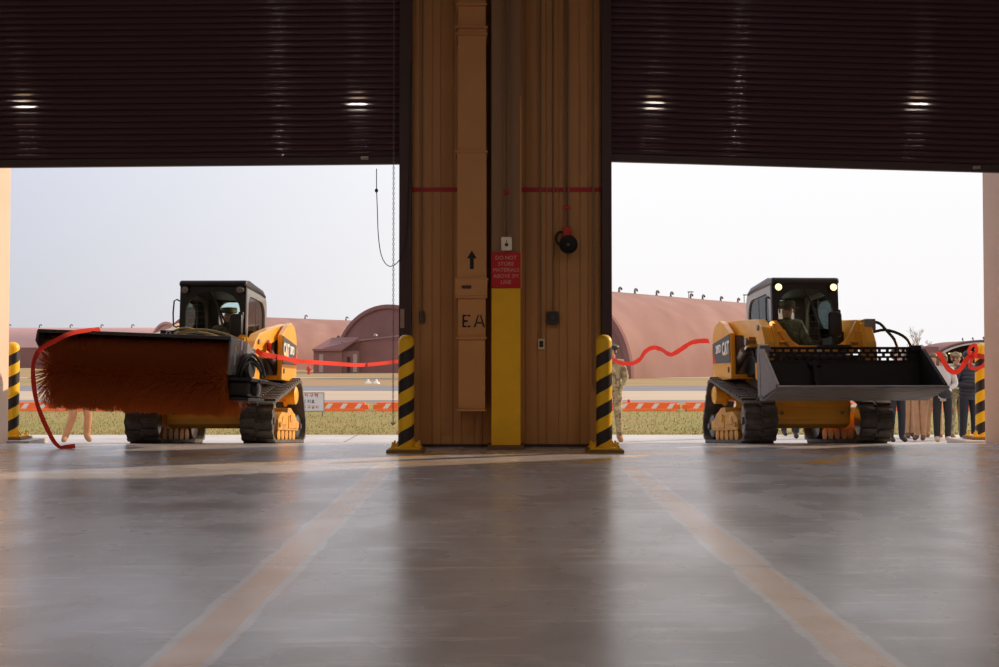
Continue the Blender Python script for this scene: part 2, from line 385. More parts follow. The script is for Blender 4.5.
# roller shutters
def shutter(name, x0, x1, zl, zr, lab):
    root = empty(name, (0, 0, 0), kind='structure', label=lab)
    mb = MB(); pitch = 0.072; n = 44; cols = []
    prof = [(0.0, 0.0), (-0.006, 0.004), (-0.013, 0.010), (-0.0180, 0.018), (-0.019, 0.023), (-0.019, 0.025), (-0.019, 0.047), (-0.019, 0.049), (-0.0180, 0.054), (-0.013, 0.061), (-0.006, 0.066), (-0.001, 0.069)]
    L = []; R = []
    for k in range(n):
        for dy, dz in prof:
            z = k * pitch + dz + 0.09
            L.append((x0, 12.46 + dy, zl + z)); R.append((x1, 12.46 + dy, zr + z))
    A = mb._v(L); B = mb._v(R)
    for i in range(len(A) - 1):
        mb.bm.faces.new((A[i], B[i], B[i + 1], A[i + 1]))
    # back side
    C = mb._v([(x0, 12.485, zl + 0.05), (x1, 12.485, zr + 0.05), (x1, 12.485, zr + n * pitch + .09), (x0, 12.485, zl + n * pitch + .09)])
    mb.bm.faces.new(C)
    mb.build('shutter_curtain', M['curtain'], root, smooth=True)
    mb = MB()
    for q in (0,):
        P = [(x0, 12.435, zl), (x1, 12.435, zr), (x1, 12.435, zr + 0.085), (x0, 12.435, zl + 0.085), (x0, 12.50, zl), (x1, 12.50, zr), (x1, 12.50, zr + 0.085), (x0, 12.50, zl + 0.085)]
        V = mb._v(P)
        for f in ((0, 1, 2, 3), (5, 4, 7, 6), (0, 4, 5, 1), (3, 2, 6, 7), (0, 3, 7, 4), (1, 5, 6, 2)): mb.bm.faces.new([V[i] for i in f])
    mb.build('bottom_bar', M['bottombar'], root)
    return root
s1 = shutter('door_1', -6.55, -1.10, 3.235, 3.285, 'left brown roller shutter, raised')
s2 = shutter('door_2', 1.27, 6.25, 3.315, 3.175, 'right brown roller shutter, raised')
for d_, xa, xb in ((s1, -1.14, -1.0), (s1, -6.65, -6.40), (s2, 1.20, 1.312), (s2, 6.08, 6.33)):
    mb = MB(); mb.bb(xa, xb, 12.37, 12.43, 0, 6.4, 0.004); mb.bb(xa if xa in (-1.0,) else (xa + xb) / 2 - 0.02, (xa + xb) / 2 + 0.02, 12.43, 12.62, 0, 6.4)
    mb.build('shutter_guide', M['guide'], d_)
    MB().bb(xa, xb, 12.43, 12.70, 0, 6.4).build('guide_channel', M['guide'], d_)
MB().bb(-6.65, -1.0, 12.1, 12.7, 6.35, 6.9, 0.03).build('shutter_box', M['guide'], s1)
MB().bb(1.2, 6.33, 12.1, 12.7, 6.35, 6.9, 0.03).build('shutter_box', M['guide'], s2)
for d_, xx, yz in ((s1, px(364, 12.4), zz(157, 12.4)), (s2, px(979, 12.4), zz(166.5, 12.4))):
    MB().bb(xx - .045, xx + .045, 12.40, 12.435, yz - 0.02, yz + 0.02, 0.004).build('edge_sensor', M['steel'], d_)

# ---- steel column with yellow guard
def zc(y): return zz(y, 12.15)
col = empty('steel_column', (px(506, 12.2), 12.28, 0), label='tall steel column, brown above and safety yellow below the red sign, on a base plate', cat='column')
MB().bb(-.165, .165, -.12, .20, 0.03, zc(288), 0.006).build('yellow_guard', M['safety'], col, label='safety yellow lower sleeve')
mb = MB(); mb.bb(-.165, .165, -.115, -.095, zc(288), 6.6); mb.bb(-.012, .012, -.095, .18, zc(288), 6.6); mb.bb(-.165, .165, .18, .20, zc(288), 6.6)
mb.build('upper_shaft', mat('brown_column_paint', (0.30, 0.18, 0.09), 0.5), col)
MB().bb(-.205, .205, -.16, .205, 0, 0.05, 0.006).build('base_plate', mat('dark_plinth', (0.20, 0.10, 0.05), 0.7), col)
MB().bb(px(521, 12.2) - px(506, 12.2) - .012, px(521, 12.2) - px(506, 12.2) + .006, -.13, -.11, zc(288), 4.0).build('corner_trim', M['ductpaint'], col)

sg = empty('stacking_notice', (px(506, 12.15), 12.155, zc(270)), label='red notice with white capitals fixed on the steel column', cat='sign')
hh = (zc(252.5) - zc(288))
MB().bb(-.165, .165, -.012, 0.003, -hh / 2, hh / 2, 0.003).build('sign_board', M['signred'], sg)
M['signtext'] = mat('sign_lettering', (0.75, 0.42, 0.40), 0.6)
text('sign_text', 'DO NOT\nSTORE\nMATERIALS\nABOVE 3M\nLINE', 0.060, M['signtext'], sg, (0, -.0145, 0.0), (PI / 2, 0, 0), 0.001, 0.0, space=1.15)

# ---- emergency lamp box with conduits on the column
lb = empty('emergency_call_box', (px(506.5, 12.1), 12.155, zc(244)), label='small pale box at the end of two conduits above the red notice', cat='electrical box')
MB().box((0, -.045, 0), (.125, .09, .155), None, 0.02).build('box_body', M['cream_lit'], lb, smooth=True)
mb = MB().cyl((0, -.09, -.015), (0, -.10, -.015), .02, 12); mb.bb(-.004, .004, -.094, -.09, 0.01, 0.035); mb.build('push_button', M['guide'], lb)
for k, xx in enumerate((-.025, .028)):
    mb = MB().tube([(xx, -.03, .07), (xx, -.03, 1.2), (xx * 1.1, -.03, 4.2)], .011, 8, 1)
    mb.build('conduit', M['conduit'], lb)
mb = MB().bb(-.03, .03, -.045, -.012, .56, .61, .004); mb.build('conduit_clamp', M['redtape'], lb, label='red conduit clamp')

# ---- vertical duct
dz = lambda y: zz(y, 12.1)
du = empty('exhaust_duct', (px(472, 12.2), 12.28, 0), label='flat brown sheet-metal duct riser with a black arrow and stencil letters', cat='duct')
W = 0.165
def sec(y0, y1, w=W, yy=-.18): MB().bb(-w, w, yy, .20, dz(y1), dz(y0), 0.004).build('duct_section', M['ductpaint'], du)
sec(150, 279); sec(25, 150, .160, -.17); sec(295, 338, .155, -.17); sec(338, 409, .150, -.165)
MB().bb(-.165, .165, -.19, .20, dz(-20), 7.45, 0.004).build('duct_section', M['ductpaint'], du)
MB().bb(-.155, .155, -.16, .20, dz(25), dz(-20), 0.004).build('duct_section', M['ductpaint'], du)
MB().bb(-.19, .175, -.20, .20, dz(296), dz(279), 0.008).build('duct_collar', M['ductpaint'], du)
for y, w in ((25, .19), (32, .185), (151, .19), (279, .195), (297, .185), (338, .178), (410, .165), (2, .18)):
    MB().bb(-w, w - .01, -.205, .205, dz(y) - .012, dz(y) + .012, 0.003).build('duct_flange', M['ductpaint'], du)
M['stencil'] = mat('black_stencil_paint', (0.012, 0.010, 0.012), 0.7)
mb = MB(); ax, ay = 0.0, dz(260)
mb.prism([(-.022, ay - .10), (.022, ay - .10), (.022, ay + .02), (.055, ay + .02), (0, ay + .11), (-.055, ay + .02), (-.022, ay + .02)], -.184, -.180, 'Y')
mb.build('flow_arrow', M['stencil'], du)
# stencil letters with bridges
mb = MB(); lz = dz(321)
def bar(x0_, x1_, z0_, z1_): mb.bb(x0_, x1_, -.1745, -.170, lz + z0_, lz + z1_)
ex = -.105
mb.prism([(ex, lz - .07), (ex + .045, lz - .07), (ex + .045, lz - .052), (ex + .02, lz - .052), (ex + .02, lz - .015), (ex + .06, lz - .010), (ex + .06, lz + .010), (ex + .02, lz + .012), (ex + .02, lz + .052), (ex + .045, lz + .052), (ex + .045, lz + .07), (ex, lz + .07)], -.1745, -.170, 'Y')
bar(ex + .055, ex + .09, .052, .07); bar(ex + .055, ex + .09, -.07, -.052)
mb.build('stencil_letter', M['stencil'], du, label='black stencilled letter E')
mb = MB(); axx = .085
mb.prism([(axx - .065, lz - .07), (axx - .045, lz - .07), (axx - .030, lz - .028), (axx + .030, lz - .028), (axx + .045, lz - .07), (axx + .065, lz - .07), (axx + .052, lz - .030), (axx + .028, lz - .012), (axx - .028, lz - .012), (axx - .052, lz - .030)], -.1745, -.170, 'Y')
mb.prism([(axx - .048, lz - .020), (axx - .028, lz - .012), (axx - .004, lz + .07), (axx - .018, lz + .07)], -.1745, -.170, 'Y')
mb.prism([(axx + .048, lz - .020), (axx + .028, lz - .012), (axx + .004, lz + .07), (axx + .018, lz + .07)], -.1745, -.170, 'Y')
mb.build('stencil_letter', M['stencil'], du, label='black stencilled letter A')
MB().box((-.06, -.205, dz(287)), (.11, .03, .035), None, .01).build('damper_handle', M['guide'], du)

# ---- horn
X = lambda x: px(x, 12.4)
hb = empty('alarm_horn', (X(568), 12.5, zz(245, 12.4)), label='round dark alarm horn hanging from a red box on red conduits', cat='horn')
MB().lathe((0, 0, 0), [(.03, -.02), (.045, -.07), (.095, -.16), (.108, -.19), (.10, -.195), (.06, -.15), (.02, -.14)], 28, 'Y').build('horn_bell', M['black'], hb, smooth=True)
MB().lathe((0, 0, 0), [(.012, -.13), (.022, -.165), (.012, -.185), (.002, -.19)], 14, 'Y').build('horn_centre', M['steel'], hb, smooth=True)
MB().bb(-.055, .04, -.10, -.005, .10, .215, .006).build('mount_box', M['redpaint'], hb, label='red mounting box')
MB().tube([(-.05, -.04, .16), (-.11, -.05, .15), (-.135, -.05, .08), (-.11, -.05, .02), (-.05, -.04, .0)], .013, 8).build('cable_loop', M['rubber_hose'], hb)
for xx in (-.03, .012): MB().tube([(xx, -.03, .2), (xx, -.03, .7), (xx, -.03, 4.6)], .010, 8, 1).build('conduit', M['conduit'], hb)
MB().bb(-.05, .035, -.045, -.015, .43, .465, .004).build('conduit_clamp', M['redpaint'], hb)

def wallbox(name, x, y, w, h, m, lab, cat, dep=.07, knob=None):
    r = empty(name, (X(x), 12.5, zz(y, 12.45)), label=lab, cat=cat)
    MB().bb(-w / 2, w / 2, -dep, 0.0, -h / 2, h / 2, .008).build('box_body', m, r)
    if knob == 'socket':
        MB().bb(-w * .28, w * .28, -dep - .012, -dep, -h * .28, h * .28, .004).build('socket_face', M['black'], r)
        mb = MB().cyl((-.012, -dep - .016, 0), (-.012, -dep - .010, 0), .005, 8); mb.cyl((.012, -dep - .016, 0), (.012, -dep - .010, 0), .005, 8); mb.build('socket_hole', M['steel'], r)
    if knob == 'isolator':
        for sx in (-1, 1):
            for sz in (-1, 1): MB().cyl((sx * w * .42, -dep - .004, sz * h * .42), (sx * w * .42, -dep, sz * h * .42), .006, 8).build('screw', M['steel'], r)
        MB().bb(-.02, .02, -dep - .02, -dep, -.03, .03, .004).build('switch_lever', M['charcoal'], r)
    if knob == 'buttons':
        for sz in (-1, 0, 1): MB().cyl((0, -dep - .008, sz * h * .27), (0, -dep, sz * h * .27), .010, 10).build('push_button', M['charcoal'], r)
    return r
b1 = wallbox('isolator_box', 553, 318, .14, .15, mat('dark_box', (0.04, 0.035, 0.04), .5), 'square black isolator box on the siding below the horn', 'electrical box', .08, 'isolator')
MB().tube([(.01, -.02, .07), (.01, -.02, 1.5), (.01, -.02, 4.6)], .010, 8, 1).build('conduit', M['conduit'], b1)
b2 = wallbox('wall_socket', 541.5, 344, .08, .125, M['cream'], 'cream wall socket under a thin conduit, left of the black box', 'socket', .05, 'socket')
MB().tube([(-.005, -.02, .06), (-.005, -.02, 1.5), (-.005, -.02, 4.8)], .009, 8, 1).build('conduit', M['conduit'], b2)
b3 = wallbox('door_control', 421.5, 317, .06, .14, mat('brown_control', (0.10, 0.06, 0.05), .5), 'narrow dark push-button control with a conduit beside the left shutter guide', 'electrical box', .06, 'buttons')
MB().tube([(0, -.02, .07), (0, -.02, 1.5), (0, -.02, 4.0)], .008, 8, 1).build('conduit', M['conduit'], b3)
st = MB().bb(X(400.5), X(404.5), 12.362, 12.3695, zz(328, 12.37), zz(309, 12.37)); st.build('guide_sticker', mat('faded_sticker', (0.45, 0.32, 0.26), .7), None, label='faded narrow sticker on the left shutter guide', cat='sticker')
for xx, nm in ((594, 'right'),):
    r = empty('cable_conduit', (X(594), 12.47, 0), label='thin brown conduit running down the siding behind the right bollard', cat='conduit')
    MB().tube([(0.0, -.02, .75), (0, -.02, 3), (0, -.02, 6)], .010, 8, 1).build('riser', M['conduit'], r)
    MB().tube([(0, -.02, .76), (.01, -.025, .70), (.05, -.03, .66), (.09, -.04, .66)], .014, 8).build('elbow', M['conduit'], r)

# ---- chain hoist and hanging cable
ch = empty('hand_chain', (X(394.5), 12.25, 0), label='thin hand chain of the roller shutter hanging down by the pier', cat='chain')
mb = MB(); z = .28 + .02; k = 0
while z < 6.2:
    r = .010; pts = []
    for q in range(6):
        a = 2 * PI * q / 6; pts.append((r * math.cos(a), 0.018 * math.sin(a)))
    P = [((u, 0, z + v) if k % 2 == 0 else (0, u, z + v)) for u, v in pts]; P.append(P[0])
    mb.tube(P, .0035, 4, 0); z += .029; k += 1
mb.build('chain_run', M['steel'], ch)
mb = MB().tube([(-.02, -.015, .3), (0, 0, .27), (.018, .012, .3)], .006, 6, 2); mb.build('chain_end', M['steel'], ch)
cb = empty('sensor_cable', (0, 12.40, 0), label='slack black sensor cable looping from the raised left shutter to the pier', cat='cable')
pt = [(376, 168), (376.2, 190), (377, 210), (378, 235), (381, 255), (387, 265), (394, 265), (402, 255), (406.5, 235), (408, 200), (409, 150), (410, 60)]
MB().tube([(px(a, 12.36), -.035, zz(b, 12.36)) for a, b in pt], .0055, 6).build('cable_run', M['rubber_hose'], cb)
MB().sph((px(376, 12.36), -.035, zz(190, 12.36)), .02, (1, 1, 1.2)).build('cable_weight', M['black'], cb)

# ---- bollards
def stripe_mat():
    m = bpy.data.materials.new('hazard_stripes'); m.use_nodes = True; nt = m.node_tree; N = nt.nodes; L = nt.links; b = N['Principled BSDF']
    tc = N.new('ShaderNodeTexCoord'); sp = N.new('ShaderNodeSeparateXYZ'); L.new(tc.outputs['Object'], sp.inputs[0])
    def mt(op, *a):
        n = N.new('ShaderNodeMath'); n.operation = op
        for i, v in enumerate(a):
            if isinstance(v, (int, float)): n.inputs[i].default_value = v
            else: L.new(v, n.inputs[i])
        return n.outputs[0]
    ang = mt('ARCTAN2', sp.outputs[0], mt('MULTIPLY', sp.outputs[1], -1.0))      # wraps round the post
    u = mt('SUBTRACT', sp.outputs[2], mt('MULTIPLY', ang, 0.2864 / 2 / PI * 1.0))
    f = mt('FRACT', mt('ADD', mt('DIVIDE', u, 0.2864), 0.12))
    g = mt('GREATER_THAN', f, 0.5); cap = mt('LESS_THAN', sp.outputs[2], 1.19); g = mt('MULTIPLY', g, cap)
    mx = N.new('ShaderNodeMix'); mx.data_type = 'RGBA'; L.new(g, mx.inputs[0])
    mx.inputs[6].default_value = (0.92, 0.57, 0.01, 1); mx.inputs[7].default_value = (0.018, 0.016, 0.022, 1)
    L.new(mx.outputs[2], b.inputs['Base Color']); b.inputs['Roughness'].default_value = 0.38
    return m
M['stripe'] = stripe_mat()
def bollard(x, y, z, lab):
    r = empty('hazard_bollard', (x, y, z), label=lab, cat='bollard', group='striped bollards by the doors')
    MB().lathe((0, 0, 0), [(.088, .04), (.088, 1.20), (.084, 1.235), (.070, 1.262), (.045, 1.28), (.015, 1.288)], 32).build('post', M['stripe'], r, smooth=True)
    MB().bb(-.20, .20, -.18, .18, .0, .035, .004).build('base_plate', mat('bollard_plate', (0.25, 0.14, 0.03), .6), r)
    MB().bb(-.17, .17, -.15, .15, .035, .055, .004).build('upper_plate', M['safety'], r)
    for sx in (-1, 1):
        for sy in (-1, 1):
            mb = MB().cyl((sx * .135, sy * .12, .05), (sx * .135, sy * .12, .115), .012, 8); mb.cyl((sx * .135, sy * .12, .055), (sx * .135, sy * .12, .078), .022, 6)
            mb.build('anchor_bolt', M['safety'], r)
    for sx in (-1, 1): MB().prism([(sx * .085, .055), (sx * .135, .055), (sx * .085, .13)], -.006, .006, 'Y').build('gusset', M['safety'], r)
    return r
bollard(px(406.3, 11.85), 11.85, 0, 'striped bollard at the left edge of the central pier')
bollard(px(604, 11.85), 11.85, 0, 'striped bollard at the right edge of the central pier')
bollard(px(13.0, 14.3), 14.3, gz(14.3) + .055, 'striped bollard partly behind the cream reveal left of the broom')
bollard(px(982, 14.5), 14.5, gz(14.5) + .055, 'striped bollard with a red bow beside the bystanders')
for xx, yy in ((px(13.0, 14.3), 14.3), (px(982, 14.5), 14.5)):
    tag(MB().prism([(yy - .3, gz(yy) - .12), (yy + .3, gz(yy) - .12), (yy + .3, gz(yy) + .055), (yy - .3, gz(yy) + .055)], xx - .36, xx + .36, 'X', .006).build('concrete_plinth', M['apron']),
        'low concrete pad under the %s outer bollard' % ('left' if xx < 0 else 'right'), 'concrete pad', 'bollard pads')

# ---- ceiling lamps (light the hall, glint on the shutters)
M['bay'] = mat('bay_lamp_lens', (1, .9, .7), .4, emit=(1.0, .62, .35), estr=6)
def area(parent, size, power, color, z=-.22):
    l = bpy.data.lights.new('lamp_light', 'AREA'); l.shape = 'DISK'; l.size = size; l.energy = power; l.color = color
    o = bpy.data.objects.new('lamp_light', l); COL.objects.link(o); o.parent = parent; o.location = (0, 0, z)
for k, (x, y) in enumerate(((-8.8, 5), (-2.6, 5), (2.9, 5), (7.8, 5))):
    r = empty('ceiling_lamp', (x, y, 5.95), label='high bay lamp under the hall ceiling, glinting in the shutters', cat='lamp', group='high bay lamps')
    MB().lathe((0, 0, 0), [(.22, 0), (.20, .06), (.10, .22), (.06, .30), (.02, .31)], 24).build('lamp_shade', M['charcoal'], r, smooth=True)
    MB().sph((0, 0, -.05), .13, n=20).build('lamp_globe', M['bay'], r, True)
    MB().cyl((0, 0, .3), (0, 0, 1.55), .012, 8).build('lamp_rod', M['steel'], r)
    area(r, .36, LAMPW, (1.0, .84, .72))
M['tube'] = mat('tube_lamp_lens', (1, 1, 1), .4, emit=(1.0, .84, .80), estr=260)
for x in (-5.6, 6.1):
    r = empty('ceiling_panel_lamp', (x, -3, 5.7), label='ceiling lamp over the hall behind the viewer', cat='lamp', group='ceiling lamps')
    MB().bb(-.3, .3, -.3, .3, .02, .10, .01).build('lamp_body', M['charcoal'], r)
    MB().sph((0, 0, -.08), .13, n=20).build('lamp_globe', M['tube'], r, True)
    MB().cyl((0, 0, .1), (0, 0, 1.8), .012, 8).build('lamp_rod', M['steel'], r)
# ================================================================== people
def person(name, label, loc, face=0.0, h=1.80, cols=None, pose=None, group=None, hat=None, hair=None, mask=False, shoes=None, cat='person', extra=None, noface=False):
    """one continuous skinned body; local +(-y) is the way the person looks"""
    c = dict(top='camo', arm='camo', leg='camo', foot='boot', hand='skin'); c.update(cols or {})
    s = h / 1.75
    J = dict(pel=(0, 0, .95), sp1=(0, .0, 1.10), sp2=(0, .01, 1.27), chest=(0, .01, 1.40), neck=(0, .005, 1.50), jaw=(0, -.02, 1.575), head=(0, -.005, 1.65), crown=(0, .005, 1.70),
             shl=(-.17, .01, 1.43), ell=(-.23, .03, 1.15), wrl=(-.24, -.04, .90), shr=(.17, .01, 1.43), elr=(.23, .03, 1.15), wrr=(.24, -.04, .90),
             hil=(-.09, 0, .92), knl=(-.11, -.01, .50), anl=(-.12, .02, .09), tol=(-.13, -.13, .035),
             hir=(.09, 0, .92), knr=(.11, -.01, .50), anr=(.12, .02, .09), tor=(.13, -.13, .035))
    J.update(pose or {})
    R = dict(pel=.135, sp1=.125, sp2=.135, chest=.13, neck=.052, jaw=.066, head=.093, crown=.070, shl=.068, ell=.050, wrl=.034, shr=.068, elr=.050, wrr=.034,
             hil=.095, knl=.068, anl=.050, tol=.036, hir=.095, knr=.068, anr=.050, tor=.036)
    for k_, f_ in dict(pel=1.12, sp1=1.12, sp2=1.12, chest=1.12, shl=1.2, shr=1.2, ell=1.25, elr=1.25, hil=1.12, hir=1.12, knl=1.15, knr=1.15, anl=1.22, anr=1.22, tol=1.3, tor=1.3).items(): R[k_] *= f_
    E = [('pel', 'sp1', 'top'), ('sp1', 'sp2', 'top'), ('sp2', 'chest', 'top'), ('chest', 'neck', 'skin'), ('neck', 'jaw', 'skin'), ('jaw', 'head', 'skin'), ('head', 'crown', 'skin'),
         ('chest', 'shl', 'top'), ('shl', 'ell', 'arm'), ('ell', 'wrl', 'arm'), ('chest', 'shr', 'top'), ('shr', 'elr', 'arm'), ('elr', 'wrr', 'arm'),
         ('pel', 'hil', 'leg'), ('hil', 'knl', 'leg'), ('knl', 'anl', 'leg'), ('anl', 'tol', 'foot'), ('pel', 'hir', 'leg'), ('hir', 'knr', 'leg'), ('knr', 'anr', 'leg'), ('anr', 'tor', 'foot')]
    P = {k: Vector(v) for k, v in J.items()}
    for sd in 'lr':
        w = P['wr' + sd]; e = P['el' + sd]; d = (w - e).normalized(); sx = -1 if sd == 'l' else 1
        side = d.cross(Vector((sx, 0, 0))); side = side.normalized() if side.length > .1 else Vector((0, 1, 0))
        nrm = d.cross(side).normalized()
        P['pa' + sd] = w + d * .055; R['pa' + sd] = .028; E.append(('wr' + sd, 'pa' + sd, 'hand'))
        for i, (o, ln) in enumerate(((-.026, .062), (-.009, .075), (.009, .070), (.026, .054))):
            a = 'f%d%s' % (i, sd); b = 'g%d%s' % (i, sd)
            P[a] = P['pa' + sd] + side * o + d * ln * .6; P[b] = P[a] + d * ln * .35 + nrm * .022 * (-sx)
            R[a] = .010; R[b] = .008; E += [('pa' + sd, a, 'hand'), (a, b, 'hand')]
        a = 't1' + sd; b = 't2' + sd
        P[a] = w + d * .035 - side * .038 + nrm * .008; P[b] = P[a] + d * .035 - side * .008; R[a] = .012; R[b] = .010
        E += [('wr' + sd, a, 'hand'), (a, b, 'hand')]
    fd = (P['jaw'] - P['neck']); face_dir = Vector((0, -1, 0))
    if 'look' in (pose or {}): face_dir = Vector(pose['look']).normalized(); P.pop('look')
    hd = P['head']
    P['nose'] = hd + face_dir * .108 + Vector((0, 0, -.03)); R['nose'] = .014; E.append(('head', 'nose', 'skin'))
    keys = list(P); idx = {k: i for i, k in enumerate(keys)}
    me = bpy.data.meshes.new('body'); me.from_pydata([P[k] * s for k in keys], [(idx[a], idx[b]) for a, b, _ in E], [])
    o = bpy.data.objects.new('tmp', me); COL.objects.link(o)
    sk = o.modifiers.new('Skin', 'SKIN'); sk.use_smooth_shade = True
    lay = me.skin_vertices[0].data
    for k in keys:
        r = R[k] * s; rx = r
        lay[idx[k]].radius = (r, r)
        if k in ('sp1', 'sp2', 'chest', 'pel'): lay[idx[k]].radius = (r * 1.12, r * .82)
        lay[idx[k]].use_root = (k == 'pel')
    sb = o.modifiers.new('Sub', 'SUBSURF'); sb.levels = 2; sb.render_levels = 2
    dg = bpy.context.evaluated_depsgraph_get(); bm_ = bpy.data.meshes.new_from_object(o.evaluated_get(dg))
    bpy.data.objects.remove(o)
    regs = []; 
    for _, _, t in E:
        t2 = c.get(t, t)
        if t2 not in regs: regs.append(t2)
    bm_.materials.clear()
    for r in regs: bm_.materials.append(M[r])
    segs = [(P[a] * s, P[b] * s, R[a] * s, R[b] * s, regs.index(c.get(t, t))) for a, b, t in E]
    for f in bm_.polygons:
        q = f.center; best = 9e9; bi = 0
        for a, b, ra, rb, mi in segs:
            ab = b - a; t = max(0, min(1, (q - a).dot(ab) / max(ab.length_squared, 1e-9))); d = (q - a - ab * t).length - (ra * (1 - t) + rb * t)
            if d < best: best = d; bi = mi
        if best > -1 and q.z < 1.47 * s and regs[bi] == 'skin' and (q - P['neck'] * s).length > .10 * s and (q - hd * s).length > .2 * s: bi = regs.index(c['top'])
        f.material_index = bi
    bm_.polygons.foreach_set('use_smooth', [True] * len(bm_.polygons)); bm_.name = name
    root = bpy.data.objects.new(name, bm_); COL.objects.link(root); root.location = loc; root.rotation_euler = (0, 0, face)
    tag(root, label, cat, group)
    H = hd * s; fx = face_dir; sd_ = Vector((fx.y, -fx.x, 0)).normalized()
    if not noface:
        for k in (-1, 1):
            MB().sph(H + fx * .085 * s + sd_ * k * .032 * s, .011 * s, n=8).build('eye', M['eye'], root, True)
            MB().sph(H + sd_ * k * .092 * s - Vector((0, 0, .015)), .026 * s, (.5, .8, 1.2), 8).build('ear', M['skin'], root, True)
        MB().sph(H + fx * .082 * s - Vector((0, 0, .062 * s)), .018 * s, (1.3, .5 if abs(fx.y) > .5 else 1.3, .35), 8).build('mouth', M['lips'], root, True)
    rotm = math.atan2(fx.x, -fx.y)
    def headpart(nm, mbx, m):
        ob = mbx.build(nm, m, root, True); ob.location = H; ob.rotation_euler = (0, 0, rotm); ob.scale = (s, s, s); return ob
    if hair:
        mb = MB().sph((0, .018, .022), .108, (.97, 1.0, 1.05), 16)
        for v in list(mb.bm.verts):
            if v.co.y < -.045 and v.co.z < .055: v.co.y = -.035; v.co.z = max(v.co.z, -.02)
            if v.co.z < -.08: v.co.z = -.08
        if hair[1] == 'long':
            mb.sph((0, .05, -.08), .09, (1.05, .6, 1.2), 14)
        headpart('hair', mb, M[hair[0]])
    if hat == 'cap':
        mb = MB().lathe((0, .005, .035), [(.104, 0), (.108, .03), (.106, .065), (.098, .072), (.02, .078)], 20)
        mb.prism([(-.07, -.09), (-.06, -.15), (0, -.168), (.06, -.15), (.07, -.09)], .035, .043, 'Z')
        headpart('patrol_cap', mb, M[c['top']])
    if hat == 'helmet':
        headpart('helmet', MB().lathe((0, .012, -.005), [(.125, 0), (.128, .03), (.122, .07), (.10, .11), (.06, .135), (.01, .142)], 22), M[c['top']])
        headpart('helmet_strap', MB().tube([(-.10, 0, 0), (-.075, -.03, -.08), (0, -.06, -.115), (.075, -.03, -.08), (.10, 0, 0)], .006, 6), M['camo_dark'])
    if hat == 'boonie':
        headpart('brimmed_hat', MB().lathe((0, .005, .03), [(.155, -.012), (.158, -.004), (.108, .010), (.107, .07), (.09, .088), (.02, .094)], 24), M[c['top']])
    if hat == 'beret':
        headpart('beret', MB().lathe((.012, .01, .03), [(.100, 0), (.118, .035), (.112, .06), (.07, .078), (.01, .082)], 20), M['black'])
    if mask:
        headpart('face_mask', MB().sph((0, -.048, -.05), .062, (1.0, .9, .85), 14), M['mask'])
    if extra: extra(root, {k: v * s for k, v in P.items()}, s)
    return root

# ================================================================== compact track loader
def hull(pts):
    pts = sorted(pts)
    def half(ps):
        h = []
        for p in ps:
            while len(h) >= 2 and (h[-1][0] - h[-2][0]) * (p[1] - h[-2][1]) - (h[-1][1] - h[-2][1]) * (p[0] - h[-2][0]) <= 0: h.pop()
            h.append(p)
        return h
    a = half(pts); b = half(pts[::-1]); return a[:-1] + b[:-1]
def resample(poly, step):
    P = [Vector((a, b)) for a, b in poly]; P.append(P[0]); L = sum((P[i + 1] - P[i]).length for i in range(len(P) - 1))
    n = int(L / step); out = []; acc = 0; i = 0; t = 0
    for k in range(n):
        tgt = k * L / n
        while acc + (P[i + 1] - P[i]).length < tgt: acc += (P[i + 1] - P[i]).length; i += 1
        out.append(P[i] + (P[i + 1] - P[i]) * ((tgt - acc) / (P[i + 1] - P[i]).length))
    return out
CIR = [(.285, .285, .245), (1.90, .235, .195), (1.66, .66, .185)]
